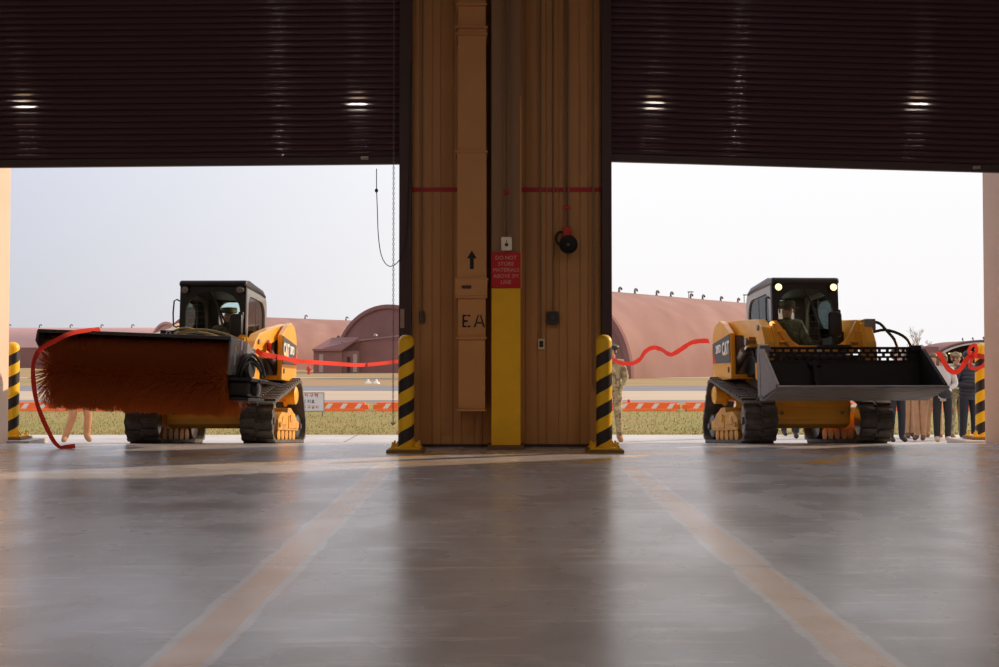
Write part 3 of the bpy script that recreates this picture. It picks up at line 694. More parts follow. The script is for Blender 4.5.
def track(root, side):
    pts = []
    for cy, cz, r in CIR:
        pts += [(cy + r * math.cos(2 * PI * i / 48), cz + r * math.sin(2 * PI * i / 48)) for i in range(48)]
    H = hull(pts)
    xi, xo = side * .515, side * .915
    path = resample(H, .055); n = len(path)
    mb = MB(); rings = []
    for i in range(n):
        t = (path[(i + 1) % n] - path[i - 1]).normalized(); nr = Vector((t.y, -t.x))
        a, b = path[i], path[i] + nr * -.0; o = path[i] + nr * .025; q = path[i] - nr * .012
        rings.append(mb._v([(xi, q.x, q.y), (xo, q.x, q.y), (xo, o.x, o.y), (xi, o.x, o.y)]))
    for i in range(n):
        A, B = rings[i], rings[(i + 1) % n]
        for k in range(4): mb.bm.faces.new((A[k], A[(k + 1) % 4], B[(k + 1) % 4], B[k]))
    # tread blocks: staggered pairs joined by a centre bar
    lug = resample(H, .112); m = len(lug)
    for i in range(m):
        t = (lug[(i + 1) % m] - lug[i - 1]).normalized(); nr = Vector((t.y, -t.x)); ang = math.atan2(t.y, t.x)
        for x0, x1, sh, w in ((.0, .185, .0, .058), (.215, .40, .022, .058)):
            c = lug[i] + nr * .036 + t * sh
            mb.box((side * (.515 + (x0 + x1) / 2), c.x, c.y), (x1 - x0, w, .030), (ang, 0, 0), .007)
        c = lug[i] + nr * .030 + t * .05
        mb.box((side * .715, c.x, c.y), (.03, .05, .018), (ang, 0, 0))
        c = lug[i] - nr * .030                                         # drive teeth inside
        mb.box((side * .715, c.x, c.y), (.05, .045, .045), (ang, 0, 0), .006)
    tr = mb.build('rubber_track', M['rubber'], root, smooth=True)
    # undercarriage
    fr = MB(); x0, x1 = side * .66, side * .86
    fr.prism([(.46, .17), (1.66, .17), (1.74, .22), (1.72, .30), (1.56, .31), (1.46, .40), (1.30, .42), (1.22, .47), (1.05, .47), (.98, .39), (.70, .41), (.56, .36), (.46, .30)], x0, side * .893, 'X', .012)
    fr.prism([(.62, .24), (.92, .24), (.92, .33), (.70, .35)], side * .893, side * .905, 'X', .004); fr.prism([(1.05, .20), (1.62, .20), (1.58, .28), (1.40, .31), (1.05, .36)], side * .893, side * .905, 'X', .004)
    u = fr.build('track_frame', M['yellow_dirty'], root)
    mb = MB().lathe((0, 1.14, .33), [(.05, side * .89), (.05, side * .915), (.02, side * .92)], 16, 'X'); mb.lathe((0, .52, .24), [(.03, side * .89), (.03, side * .915), (.01, side * .92)], 12, 'X')
    mb.build('frame_plate', M['yellow_dirty'], u)
    for i in range(5):
        MB().lathe((0, .60 + i * .23, .112), [(.02, side * .60), (.088, side * .60), (.088, side * .68), (.05, side * .69), (.05, side * .74), (.088, side * .75), (.088, side * .87), (.03, side * .88)], 16, 'X').build('track_roller', M['yellow_dirty'], root, True)
    for cy, cz, r, nm in ((.285, .285, .215, 'front_idler'), (1.90, .235, .168, 'rear_idler')):
        mb = MB().lathe((0, cy, cz), [(.03, side * .60), (r, side * .61), (r, side * .66), (r * .6, side * .68), (r * .6, side * .76), (r, side * .78), (r, side * .84), (r * .75, side * .86), (.05, side * .865), (.04, side * .89)], 26, 'X')
        mb.build(nm, M['charcoal'], root, True)
    mb = MB(); cy, cz, r = CIR[2]
    pr = []
    for i in range(28):
        a = 2 * PI * i / 28; q = .155 if i % 2 else .12; pr.append((cy + q * math.cos(a), cz + q * math.sin(a)))
    mb.prism(pr, side * .70, side * .73, 'X')
    mb.lathe((0, cy, cz), [(.09, side * .45), (.09, side * .70), (.125, side * .74), (.125, side * .86), (.10, side * .875), (.03, side * .88)], 24, 'X')
    mb.build('drive_sprocket', M['yellow'], root, True)
    mb = MB().cyl((side * .40, .9, .40), (side * .72, .9, .28), .06, 14); mb.cyl((side * .40, 1.35, .45), (side * .72, 1.40, .30), .06, 14)
    mb.build('suspension_axle', M['yellow_dirty'], root, True)

def loader(name, loc, yaw, lab, lit, arm_drop, cabmat):
    root = empty(name, loc, (-math.atan(.075), 0, yaw), label=lab, cat='track loader')
    for s in (-1, 1): track(root, s)
    # chassis
    mb = MB().prism([(.30, .46), (.34, .24), (.50, .19), (1.8, .22), (1.9, .5), (1.9, .95), (1.62, .95), (1.60, .60), (.40, .60), (.30, .56)], -.50, .50, 'X', .012)
    ch = mb.build('chassis', M['yellow'], root)
    MB().bb(-.46, .46, .285, .30, .30, .44, .004).build('belly_plate', M['yellow'], ch)
    for x in (-.38, .38): MB().cyl((x, .27, .38), (x, .30, .38), .022, 10).build('tie_down', M['steel'], ch)
    # rear body with engine bay sides
    mb = MB()
    side = [(1.02, .84), (1.92, .84), (1.98, 1.30), (1.90, 1.50), (1.78, 1.62), (1.55, 1.66), (1.36, 1.60), (1.02, 1.44)]
    for s in (-1, 1): mb.prism(side, s * .80, s * .73, 'X', .015)
    mb.prism([(1.62, .84), (1.93, .84), (1.99, 1.30), (1.90, 1.48), (1.66, 1.56)], -.64, .64, 'X', .01)
    eb = mb.build('rear_body', M['yellow'], root)
    mb = MB()
    for i in range(7): mb.bb(-.40, .40, 1.95, 2.0, .95 + i * .06, .975 + i * .06)
    mb.build('radiator_grille', M['black'], eb)
    for s in (-1, 1):
        # badge panel
        mb = MB().prism([(1.03, 1.05), (1.90, 1.10), (1.90, 1.37), (1.03, 1.43)], s * .80, s * .806, 'X')
        bp = mb.build('badge_panel', M['darkpanel'], root)
        MB().prism([(1.90, 1.10), (1.90, 1.27), (1.72, 1.091)], s * .806, s * .8085, 'X').build('badge_stripe', M['redpaint'], bp)
        rz = PI / 2 if s > 0 else -PI / 2
        # front letters nearer the cab, number to the rear
        text('maker_letters', 'CAT', .235, M['white'], bp, (s * .8095, 1.225, 1.25), (PI / 2, 0, rz), .0015, .008, sx=.80, spacing=.92)
        text('model_number', '289D', .15, M['white'], bp, (s * .8095, 1.59, 1.27), (PI / 2, 0, rz), .0015, .006, sx=.82, spacing=.95)
        MB().prism([(1.225 - .055, 1.165), (1.225 + .055, 1.165), (1.225, 1.245)], s * .8095, s * .8125, 'X').build('letter_triangle', M['badgeyellow'], bp)
        mb = MB().bb(s * .80, s * .812, 1.10, 1.14, .93, 1.0, .004); mb.build('access_latch', M['charcoal'], root)
        # dark bay behind the lift cylinder, hoses
        MB().prism([(.62, .90), (1.05, .86), (1.70, .86), (1.70, 1.50), (1.05, 1.50), (.62, 1.42)], s * .50, s * .58, 'X').build('engine_bay', M['black'], root)
        MB().prism([(1.02, .84), (1.70, .84), (1.70, .90), (1.02, .90)], s * .50, s * .74, 'X', .008).build('fender_shelf', M['yellow'], root)
        mb = MB()
        for k in range(3): mb.tube([(s * .57, .55 + .05 * k, 1.0), (s * .60, .75, 1.12 + .06 * k), (s * .60, 1.0, 1.15 + .07 * k)], .014, 7)
        mb.build('hydraulic_hose', M['rubber_hose'], root, True)
        MB().prism([(.36, .80), (.62, .80), (.62, 1.02), (.50, 1.02), (.36, .92)], s * .50, s * .60, 'X', .008).build('side_step', M['yellow'], root)
        # lift cylinder
        cy = MB().cyl((s * .67, 1.30, .98), (s * .66, .82, 1.20), .060, 18).build('lift_cylinder', M['steel'], root, True)
        MB().cyl((s * .66, .82, 1.20), (s * .65, .62, 1.29), .030, 14).build('cylinder_rod', M['chrome'], cy, True)
        MB().cyl((s * .60, .62, 1.29), (s * .72, .62, 1.29), .05, 16).build('cylinder_pin', M['steel'], cy, True)
        # lift arm
        D = arm_drop
        top = [(1.80, 1.67), (.95, 1.60 - D * .5), (.22, 1.53 - D), (.02, 1.42 - D), (-.10, 1.22 - D * .5), (-.16, .62), (-.05, .55), (.05, .60), (.08, 1.10 - D * .4), (.26, 1.33 - D), (.55, 1.36 - D * .8), (.60, 1.22 - D * .8), (.70, 1.22 - D * .8), (.78, 1.40 - D * .6), (1.40, 1.45), (1.84, 1.52)]
        mb = MB(); mb.prism(top, s * .565, s * .69, 'X', .014)
        am = mb.build('lift_arm', M['yellow'], root)
        for (yy, zv) in ((1.68, 1.60), (.14, 1.42 - D), (-.08, .66)):
            MB().cyl((s * .55, yy, zv), (s * .71, yy, zv), .035, 14).build('pivot_pin', M['steel'], am, True)
        # gusset sloping from the elbow to the coupler, with two rungs
        mb = MB()
        mb.face([(s * .56, .10, 1.50 - D), (s * .50, .06, 1.50 - D), (s * .30, -.06, 1.17), (s * .36, -.06, 1.15)])
        mb.prism([(.02, 1.47 - D), (-.04, 1.45 - D), (-.13, 1.12), (-.07, 1.10)], s * .565, s * .52, 'X')
        V = [(s * .57, .02, 1.49 - D), (s * .50, .02, 1.50 - D), (s * .27, -.08, 1.14), (s * .34, -.08, 1.12)]
        V2 = [(a, b + .05, c_) for a, b, c_ in V]
        A = mb._v(V); B = mb._v(V2); mb.bm.faces.new(A); mb.bm.faces.new(B[::-1])
        for k in range(4): mb.bm.faces.new((A[k], A[(k + 1) % 4], B[(k + 1) % 4], B[k]))
        mb.build('arm_gusset', M['yellow'], am)
        mb = MB()
        for k in range(2): mb.box((s * (.50 - .07 * k), -.01 - .03 * k, 1.36 - .13 * k - D * .6), (.12, .05, .025), None, .005)
        mb.build('arm_rung', M['yellow'], am)
        MB().lathe((s * .56, .02, 1.455 - D), [(.03, 0), (.03, -.02), (.01, -.028)], 14, 'Y').build('marker_lamp', M['signal'] if lit and s < 0 else M['badgeyellow'], am, True)
    # front cross member, U shaped under the windscreen
    D = arm_drop
    ut = [(-.50, 1.10), (.50, 1.10), (.52, 1.26), (.40, 1.30), (.32, 1.21), (.24, 1.18), (-.24, 1.18), (-.34, 1.25), (-.40, 1.38), (-.50, 1.38)]
    ut = [(u, v - D * .6) for u, v in ut]
    MB().prism(ut, .00, .10, 'Y', .01).build('front_cross_member', M['yellow'], root)
    MB().bb(-.06, .06, -.004, .0, 1.105 - D * .6, 1.165 - D * .6, .002).build('warning_decal', M['white'], root)
    MB().prism([(.24, 1.12 - D * .6), (.36, 1.12 - D * .6), (.30, 1.18 - D * .6)], -.004, 0, 'Y').build('triangle_decal', M['charcoal'], root)
    # coupler
    mb = MB().bb(-.50, .50, -.15, -.06, .52, .66, .01); mb.bb(-.45, -.33, -.15, -.07, .52, 1.05, .01); mb.bb(.33, .45, -.15, -.07, .52, 1.05, .01); mb.bb(-.50, .50, -.14, -.08, .98, 1.06, .01)
    mb.build('quick_coupler', M['charcoal'], root)
    # ---- cab
    cab = root
    y0, y1, zb, zt, hw = .42, 1.55, .60, 2.06, .42
    n = 10
    outer = rr((y0 + y1) / 2, (zb + zt) / 2, y1 - y0, zt - zb, [.22, .05, .03, .03], n)
    inner = rr((y0 + y1) / 2 + .02, 1.63, .90, .56, [.20, .14, .08, .14], n)
    CX = .03 if not lit else 0.0
    for s in (-1, 1):
        p = MB().ring(outer, inner, s * (hw - .045), s * hw, 'X').build('cab_side', cabmat, root)
        MB().prism(inner, s * (hw - .025), s * (hw - .02), 'X').build('side_window', M['glass'], p)
        mb = MB()
        for k in range(6): mb.box((s * (hw - .035), (y0 + y1) / 2 + .02, 1.42 + k * .085), (.006, .84 - abs(k - 2.5) * .04, .006), (0.12, 0, 0))
        mb.box((s * (hw - .022), (y0 + y1) / 2 + .06, 1.63), (.012, .014, .54))
        mb.build('window_guard', M['charcoal'], p)
    # front frame with wide arched opening and rear frame with window
    outf = rr(0, (zb + zt) / 2, .85, zt - zb, [.05, .05, .03, .03], n)
    inf = rr(0, 1.545, .70, .79, [.26, .26, .16, .16], n)
    p = MB().ring(outf, inf, y0 - .02, y0 + .04, 'Y').build('cab_front_frame', M['black'], root)
    MB().prism(inf, y0 + .005, y0 + .01, 'Y').build('windscreen', M['glass'], p)
    mb = MB().tube([(-.02, y0 - .03, 1.93), (.10, y0 - .04, 1.70), (.22, y0 - .035, 1.42)], .010, 6); mb.tube([(.08, y0 - .045, 1.72), (.14, y0 - .05, 1.50)], .014, 6)
    mb.build('wiper', M['black'], p)
    outb = rr(0, 1.32, .76, 1.42, [.10, .10, .03, .03], n)
    inb = rr(-.0, 1.74, .46, .40, [.14, .14, .14, .14], n)
    p = MB().ring(outb, inb, y1 - .06, y1 - .02, 'Y').build('cab_rear_frame', M['charcoal'], root)
    MB().prism(inb, y1 - .045, y1 - .04, 'Y').build('rear_window', M['glass'], p)
    MB().prism([(y0 - .07, zt - .05), (y0 - .05, zt + .02), (y0 + .1, zt + .035), (y1 - .25, zt + .02), (y1 - .10, zt - .05), (y1 - .10, zt - .07), (y0, zt - .07)], -.435, .435, 'X', .028).build('cab_roof', M['black'] if not lit else M['charcoal'], root)
    MB().bb(-.40, .40, y0 + .04, y1 - .05, zt - .10, zt - .08).build('headliner', M['seat'], root)
    MB().bb(-.42, .42, y0, y1, .605, .63).build('cab_floor', M['black'], root)
    for s in (-1, 1):
        lp = MB().lathe((s * .352, y0 - .022, 1.955), [(.05, .0), (.055, -.03), (.050, -.045)], 20, 'Y').build('work_lamp', M['black'], root, True)
        MB().lathe((s * .352, y0 - .066, 1.955), [(.044, .0), (.042, -.008), (.015, -.014)], 20, 'Y').build('lamp_lens', M['lampon'] if lit else M['lampoff'], lp, True)
        mb = MB().tube([(s * .44, y0 + .02, 1.82), (s * .50, y0 - .02, 1.82), (s * .50, y0 - .02, 1.50), (s * .44, y0 + .02, 1.50)], .010, 6, 2)
        if s < 0: mb.build('grab_handle', M['black'], root)
    # seat, console, joysticks
    st = MB().box((0.02, 1.12, .90), (.46, .46, .12), None, .04).build('seat', M['seat'], root, True)
    MB().box((0.02, 1.38, 1.18), (.44, .12, .56), (-.12, 0, 0), .05).build('seat_back', M['seat'], st, True)
    for s in (-1, 1):
        j = MB().box((s * .33, .86, 1.10), (.10, .42, .16), None, .03).build('arm_console', M['black'], root, True)
        MB().tube([(s * .31, .70, 1.17), (s * .29, .70, 1.26)], .015, 8).build('joystick', M['black'], j, True)
        MB().sph((s * .29, .70, 1.29), .035, (1, 1, 1.4)).build('joystick_grip', M['black'], j, True)
    mb = MB().box((.335, .30, 1.48), (.17, .10, .32), None, .045); mb.box((.385, .33, 1.62), (.07, .06, .10), None, .02); mb.box((.33, .29, 1.34), (.07, .05, .10), None, .02)
    mb.build('mirror_pod', M['black'], root, True)
    for o in root.children:
        if lit is False and any(o.name.split('.')[0] == q for q in ('cab_side', 'cab_front_frame', 'cab_rear_frame', 'cab_roof', 'headliner', 'work_lamp', 'grab_handle', 'cab_floor', 'seat', 'arm_console', 'mirror_pod')): o.location.x += .03
    # auxiliary hose block on the right arm
    return root
def driver(name, lab, parentroot, hat, cols, look, dx=0.0, dz=0.0, h=1.75):
    """seated operator, arms forward to the joysticks"""
    mw = parentroot
    R = mw.rotation_euler.to_matrix(); p = Vector(mw.location) + R @ Vector((0.02 + dx, 1.13, .10 + dz))
    pose = dict(pel=(0, 0, .98), sp1=(0, -.01, 1.12), sp2=(0, -.02, 1.28), chest=(0, -.02, 1.38), neck=(0, -.03, 1.47), jaw=(look[0] * .02, -.055, 1.53), head=(look[0] * .02, -.05, 1.60), crown=(look[0] * .02, -.04, 1.65),
                shl=(-.17, -.02, 1.40), ell=(-.24, -.16, 1.16), wrl=(-.245, -.34, 1.16), shr=(.17, -.02, 1.40), elr=(.24, -.16, 1.16), wrr=(.245, -.34, 1.16),
                hil=(-.09, -.05, .97), knl=(-.12, -.46, 1.00), anl=(-.12, -.50, .64), tol=(-.13, -.62, .60), hir=(.09, -.05, .97), knr=(.12, -.46, 1.00), anr=(.12, -.50, .64), tor=(.13, -.62, .60), look=look)
    return person(name, lab, p, mw.rotation_euler.z, h, cols, pose, hat=hat)

# ---------------- right machine with bucket
LR = loader('track_loader', (3.90, 13.0, 0.0), math.radians(3.3), 'yellow compact track loader with lit cab lamps and a wide black bucket', True, 0.0, M['greycab_skylit'])
def bucket(root):
    # local frame of the loader: lip in front (negative y)
    cx = .19; hw = .985
    b = empty('bucket', (cx, 0, 0)); b.parent = root; b['label'] = 'wide black bucket with a worn grey cutting edge'
    lipz, lipy, hy, hz = .625, -.84, -.22, .515
    # shell: floor, back, top
    prof_in = [(lipy + .02, lipz + .012), (hy - .10, hz + .035), (hy - .03, hz + .07), (hy, hz + .14), (hy + .02, .98)]
    prof_out = [(hy + .045, .98), (hy + .025, hz + .10), (hy - .02, hz + .03), (hy - .10, hz), (lipy + .02, lipz - .012)]
    MB().prism(prof_in + prof_out, -hw, hw, 'X').build('bucket_shell', M['blackpaint'], b)
    # underside wear plate and cutting edge
    MB().prism([(lipy, lipz + .008), (lipy, lipz - .012), (hy - .12, hz - .010), (hy - .12, hz + .0), ], -hw, hw, 'X').build('wear_plate', M['lip'], b)
    ce = MB().prism([(lipy - .05, lipz + .022), (lipy - .05, lipz + .004), (lipy + .12, lipz - .040), (lipy + .12, lipz + .004), (lipy + .0, lipz + .034)], -hw, hw + .01, 'X').build('cutting_edge', M['lip'], b)
    for k in range(8): MB().lathe((-hw + .10 + k * (2 * hw - .2) / 7, lipy + .06, lipz + .012), [(.022, 0), (.020, .016), (.008, .022)], 10).build('edge_bolt', M['steel'], ce, True)
    for s in (-1, 1):
        MB().prism([(lipy, lipz - .01), (lipy + .01, lipz + .03), (hy - .06, 1.10), (hy + .05, 1.16), (hy + .05, hz), (hy - .10, hz - .01)], s * (hw - .02), s * hw, 'X', .004).build('side_plate', M['bucketgrey'] if s < 0 else M['blackpaint'], b)
        MB().prism([(lipy - .02, lipz + .0), (lipy + .00, lipz + .05), (hy - .10, 1.12), (hy - .04, 1.12), (hy - .04, 1.07), (lipy + .10, lipz + .03)], s * (hw - .03), s * (hw + .012), 'X', .003).build('side_cutter', M['bucketgrey'] if s < 0 else M['blackpaint'], b)
        MB().bb(s * (hw - .13) if s > 0 else s * hw, s * hw if s > 0 else s * (hw - .13), hy - .03, hy + .03, 1.10, 1.17, .008).build('corner_ear', M['bucketgrey'] if s < 0 else M['blackpaint'], b)
    # perforated top guard: staggered windows left open
    mb = MB(); zt0, zt1 = .98, 1.135; rows = 3; hrow = (zt1 - zt0) / rows
    ya, yb = hy + .005, hy + .030
    for r in range(rows + 1): mb.bb(-hw, hw, ya, yb, zt0 + r * hrow - .012, zt0 + r * hrow + .012)
    w = .098
    for r in range(rows):
        x = -hw + (w / 2 if r % 2 else 0)
        while x < hw: 
            mb.bb(max(-hw, x - .014), min(hw, x + .014), ya, yb, zt0 + r * hrow, zt0 + (r + 1) * hrow); x += w
    mb.bb(-hw, -hw + .09, ya, yb, zt0, zt1); mb.bb(hw - .17, hw, ya, yb, zt0, zt1); mb.bb(-hw, hw, ya - .012, yb + .01, zt1 - .006, zt1 + .018, .004)
    mb.build('top_guard', M['blackpaint'], b)
    mb = MB().prism([(hy - .10, hz + .03), (hy + .0, .98), (hy - .03, .98), (hy - .16, hz + .05)], -.36, -.30, 'X', .004); mb.prism([(hy - .05, .93), (hy - .01, .98), (hy + .01, .95), (hy - .02, .90)], -.40, -.26, 'X'); mb.build('inner_rib', M['blackpaint'], b)
    mb = MB()
    mb.bb(-.27, .12, hy - .04, hy + .06, 1.145, 1.16)
    for k in range(15): mb.bb(-.26 + k * .026, -.25 + k * .026, hy - .04, hy + .06, 1.16, 1.175)
    mb.build('step_tread', M['black'], b)
    return b
bucket(LR)
mb = MB().bb(.60, .74, .02, .16, 1.38, 1.52, .01); mb.build('valve_block', M['steel'], LR)
for pts in ([(.73, .08, 1.49), (.80, .04, 1.46), (.86, -.02, 1.36), (.92, -.08, 1.25), (.95, -.12, 1.10)], [(.72, .06, 1.36), (.84, .0, 1.38), (.98, -.06, 1.33), (1.08, -.10, 1.24), (1.12, -.14, 1.08)]):
    MB().tube(pts, .018, 8).build('auxiliary_hose', M['rubber_hose'], LR, True)
mb = MB().prism([(-.24, .55), (-.12, .55), (-.12, 1.13), (-.17, 1.19), (-.24, 1.15)], -.80, -.68, 'X', .01); mb.build('coupler_bracket', M['bucketgrey'], LR)
MB().bb(-.745, -.71, -.25, -.24, 1.03, 1.08, .003).build('bracket_decal', M['badgeyellow'], LR)

driver('person', 'soldier in camouflage and brimmed hat driving the loader with the bucket', LR, 'boonie', dict(top='camo_dark', arm='camo_dark', leg='camo_dark'), (-.15, -1, 0), dx=-.07, dz=.05)

# ---------------- left machine with broom
LL = loader('track_loader', (-3.695, 13.25, gz(13.25)), math.radians(-1.2), 'yellow compact track loader carrying a long rotary broom, lamps off', False, 0.15, M['greycab'])
driver('person', 'soldier in camouflage cap driving the loader with the broom', LL, 'cap', dict(top='camo_dark', arm='camo_dark', leg='camo_dark'), (.45, -.9, 0), dx=.06, dz=.0)
def broom(root):
    b = empty('rotary_broom', (-.335, -1.0, .775), (0, math.radians(2.7), math.radians(-5.5))); b.parent = root; b['label'] = 'long rotary broom with rust-orange bristles under a black hood'
    hl = 1.085; r0, r1 = .10, .425
    mb = MB().cyl((-hl + .02, 0, 0), (hl - .02, 0, 0), .07, 20); mb.build('broom_shaft', M['steel'], b, True)
    MB().cyl((-hl - .12, 0, 0), (-hl + .05, 0, 0), .022, 12).build('shaft_stub', M['steel'], b, True)
    MB().cyl((-hl + .03, 0, 0), (hl - .03, 0, 0), .20, 32).build('wafer_core', M['bristlecore'], b, True)
    mb = MB(); bm = mb.bm; rnd = random.Random(3)
    NW = 62
    for w in range(NW):
        xw = -hl + (w + .5) * 2 * hl / NW; wav = w * 0.35
        for k in range(260):
            a = 2 * PI * (k + rnd.random()) / 260 + wav
            ra = .19; rb = r1 * (0.965 + .05 * rnd.random()) - .012 * math.sin(a * 9 + w)
            edge = 0
            if w < 2: edge = -.06 * rnd.random()
            if w > NW - 3: edge = .06 * rnd.random()
            x0_ = xw + rnd.uniform(-.012, .012); x1_ = x0_ + rnd.uniform(-.03, .03) + edge
            da = rnd.uniform(-.05, .05) + .05
            p0 = Vector((x0_, ra * math.cos(a), ra * math.sin(a))); p1 = Vector((x1_, rb * math.cos(a + da), rb * math.sin(a + da)))
            t = Vector((0, -math.sin(a), math.cos(a))) * .0032; u = Vector((.0032, 0, 0))
            v = [bm.verts.new(p0 + t), bm.verts.new(p0 - t * .5 + u), bm.verts.new(p0 - t * .5 - u), bm.verts.new(p1 + t * .6), bm.verts.new(p1 - t * .3 + u * .6), bm.verts.new(p1 - t * .3 - u * .6)]
            for i in range(3): bm.faces.new((v[i], v[(i + 1) % 3], v[3 + (i + 1) % 3], v[3 + i]))
            bm.faces.new((v[3], v[4], v[5]))
    br = mb.build('bristles', M['bristle'], b, kind='stuff')
    # hood over the top and the machine side
    arc = []
    for i in range(13):
        a = math.radians(100 - i * 9.5); arc.append((.455 * math.cos(a), .455 * math.sin(a)))
    outer = [(-.30, .455), (-.12, .455)] + arc
    innr = [(y * .965, z * .965) for y, z in outer][::-1]
    hd = MB().prism(outer + innr, -hl - .05, hl + .03, 'X').build('broom_hood', M['charcoal'], b, True)
    MB().bb(-hl - .06, hl + .04, -.33, -.27, .425, .465, .006).build('hood_lip', M['charcoal'], hd)
    ep = [(-.32, .50), (.10, .50), (.40, .30), (.50, .02), (.48, -.10), (-.02, .02), (-.20, .12), (-.33, .33)]
    MB().prism([(-.32, .455), (.10, .455), (.30, .38), (.30, .24), (-.0, .22), (-.24, .24), (-.34, .33)], -hl - .075, -hl - .045, 'X', .01).build('end_plate', M['charcoal'], hd)
    mb = MB().prism([(-.30, .455), (.20, .455), (.50, .34), (.54, .06), (.34, .03), (-.30, .04)], hl + .01, hl + .035, 'X', .008); e2 = mb.build('end_plate', M['bucketgrey'], hd)
    for (yy, z0_, w_, h_, m_) in ((-.16, .30, .035, .07, 'badgeyellow'), (-.17, .16, .03, .13, 'white'), (.02, .34, .04, .12, 'white'), (.02, .22, .05, .04, 'redpaint')):
        MB().bb(hl + .035, hl + .038, yy, yy + w_, z0_, z0_ + h_).build('decal', M[m_], e2)
    # red outline decal
    o = rr(.045, .30, .12, .26, .01, 4); q = rr(.045, .30, .105, .245, .01, 4)
    MB().ring(o, q, hl + .035, hl + .0375, 'X').build('decal_outline', M['redpaint'], e2)
    # motor and swing frame at the sunny end
    mb = MB().bb(hl - .02, hl + .22, -.18, .30, -.19, -.02, .03); mb.bb(hl + .0, hl + .27, -.22, .36, -.02, .02, .008); mb.bb(hl + .0, hl + .24, -.20, .34, -.235, -.20, .008)
    mb.build('motor_housing', M['black'], b)
    mb = MB().lathe((0, .02, -.10), [(.075, hl + .22), (.075, hl + .27), (.05, hl + .285)], 20, 'X'); mb.build('hydraulic_motor', M['charcoal'], b, True)
    mb = MB().lathe((0, .14, .16), [(.15, hl + .05), (.16, hl + .10), (.12, hl + .14), (.03, hl + .15)], 24, 'X'); mb.build('gear_cover', M['charcoal'], b, True)
    for k, (dx, hh) in enumerate(((.10, .27), (.13, .30), (.11, .22))):
        mb = MB().tube([(hl + dx - .05, -.12 + .03 * k, .0), (hl + dx, -.14 + .02 * k, hh * .6), (hl + dx + .03, .02 + .02 * k, hh), (hl + dx + .08, .22, hh * .7), (hl + dx + .07, .40, .05 + .03 * k)], .017, 8)
        mb.build('hydraulic_hose', M['rubber_hose'], b, True)
    mb = MB().box((hl + .38, .12, -.02), (.36, .03, .03), (0, .12, .4), .006); mb.build('stand_rod', M['steel'], b)
    # mounting frame to the coupler
    mb = MB().bb(-.35, 1.1, .50, .60, -.12, .02, .01); mb.bb(.10, .24, .50, .80, -.30, .42, .01); mb.bb(.75, .89, .50, .80, -.30, .42, .01); mb.bb(-.1, 1.1, .44, .56, .30, .40, .01)
    mb.build('mount_frame', M['charcoal'], b)
    # cream hoses and small box lying on the hood
    for k, pts in enumerate(([(.36, .0, .50), (.55, -.05, .54), (.75, -.06, .545), (.95, -.04, .51), (1.05, .05, .47)], [(.36, .08, .50), (.5, .1, .53), (.68, .1, .52), (.85, .05, .475)], [(.2, .1, .48), (.35, .0, .54), (.5, -.05, .56), (.62, .0, .53)])):
        MB().tube(pts, .014, 8).build('hood_hose', M['cream_hose'], hd, True)
    MB().box((.24, .05, .495), (.17, .12, .075), None, .01).build('valve_box', M['black'], hd)
    o = rr(.26, .50, .06, .05, .024, 5); q = rr(.26, .50, .035, .028, .013, 5)
    MB().ring(o, q, -.02, -.012, 'Y').build('hose_ring', M['white'], hd)
    return b
broom(LL)
# red tag fluttering at the left arm
tg = MB(); tg.box((.74, .50, 1.235), (.012, .17, .12), (0.25, 0, .5), .004); tg.build('red_tag', M['redpaint'], LL)
# ================================================================== outside ground
M['grass'] = ramp_mat('winter_grass', [(0.30, (0.30, 0.21, 0.08)), (0.5, (0.28, 0.23, 0.06)), (0.62, (0.22, 0.21, 0.05)), (0.75, (0.36, 0.26, 0.11))], 0.7, 8, 0.95, stretch=(0.6, 1.6, 1), bump=0.2)
M['grass2'] = ramp_mat('dry_grass', [(0.35, (0.33, 0.20, 0.10)), (0.5, (0.37, 0.24, 0.11)), (0.65, (0.24, 0.21, 0.06))], 0.10, 6, 0.95, stretch=(0.4, 2.5, 1))
M['asphalt'] = ramp_mat('taxiway_asphalt', [(0.3, (0.17, 0.165, 0.18)), (0.7, (0.23, 0.22, 0.235))], 0.5, 5, 0.9)
M['tarmac'] = ramp_mat('pale_concrete_taxiway', [(0.3, (0.46, 0.36, 0.26)), (0.7, (0.54, 0.43, 0.31))], 0.2, 5, 0.9, stretch=(.3, 1.5, 1))
GZ = gz(30)
# apron: level strip then ramp then level
mb = MB(); ys = [13.0, 20.3, 22.35]
mb.prism([(13.0, 0.0), (20.3, gz(20.3)), (22.3, GZ), (22.3, GZ - .35), (13.0, -.35)], -34, 34, 'X')
ap = S(mb, 'apron', M['apron'])
M['joint'] = mat('joint_sealant', (0.16, 0.16, 0.17), .9)
mb = MB()
for k in range(-8, 9):
    x = k * 3.6 + .7
    P = [(x - .012, 13.3, gz(13.3) + .002), (x + .012, 13.3, gz(13.3) + .002), (x + .012, 20.3, gz(20.3) + .002), (x - .012, 20.3, gz(20.3) + .002)]; mb.face(P)
    P = [(x - .012, 20.3, GZ + .003), (x + .012, 20.3, GZ + .003), (x + .012, 22.3, GZ + .003), (x - .012, 22.3, GZ + .003)]; mb.face(P)
mb.face([(-34, 20.28, GZ + .005), (34, 20.28, GZ + .005), (34, 20.33, GZ + .003), (-34, 20.33, GZ + .003)])
mb.build('expansion_joints', M['joint'], ap)
def strip(name, y0, y1, m, zoff=0, kind='structure'):
    mb = MB(); mb.bb(-260, 260, y0, y1, GZ - .3, GZ + zoff); return mb.build(name, m, kind=kind)
strip('lawn_verge', 22.3, 38.8, M['grass']); strip('road_edge', 38.8, 41.2, M['asphalt'], .0)
strip('road_taxiway', 41.2, 52.8, M['tarmac']); strip('road_shoulder', 52.8, 62.6, M['asphalt'])
strip('field', 62.6, 900, M['grass2'])
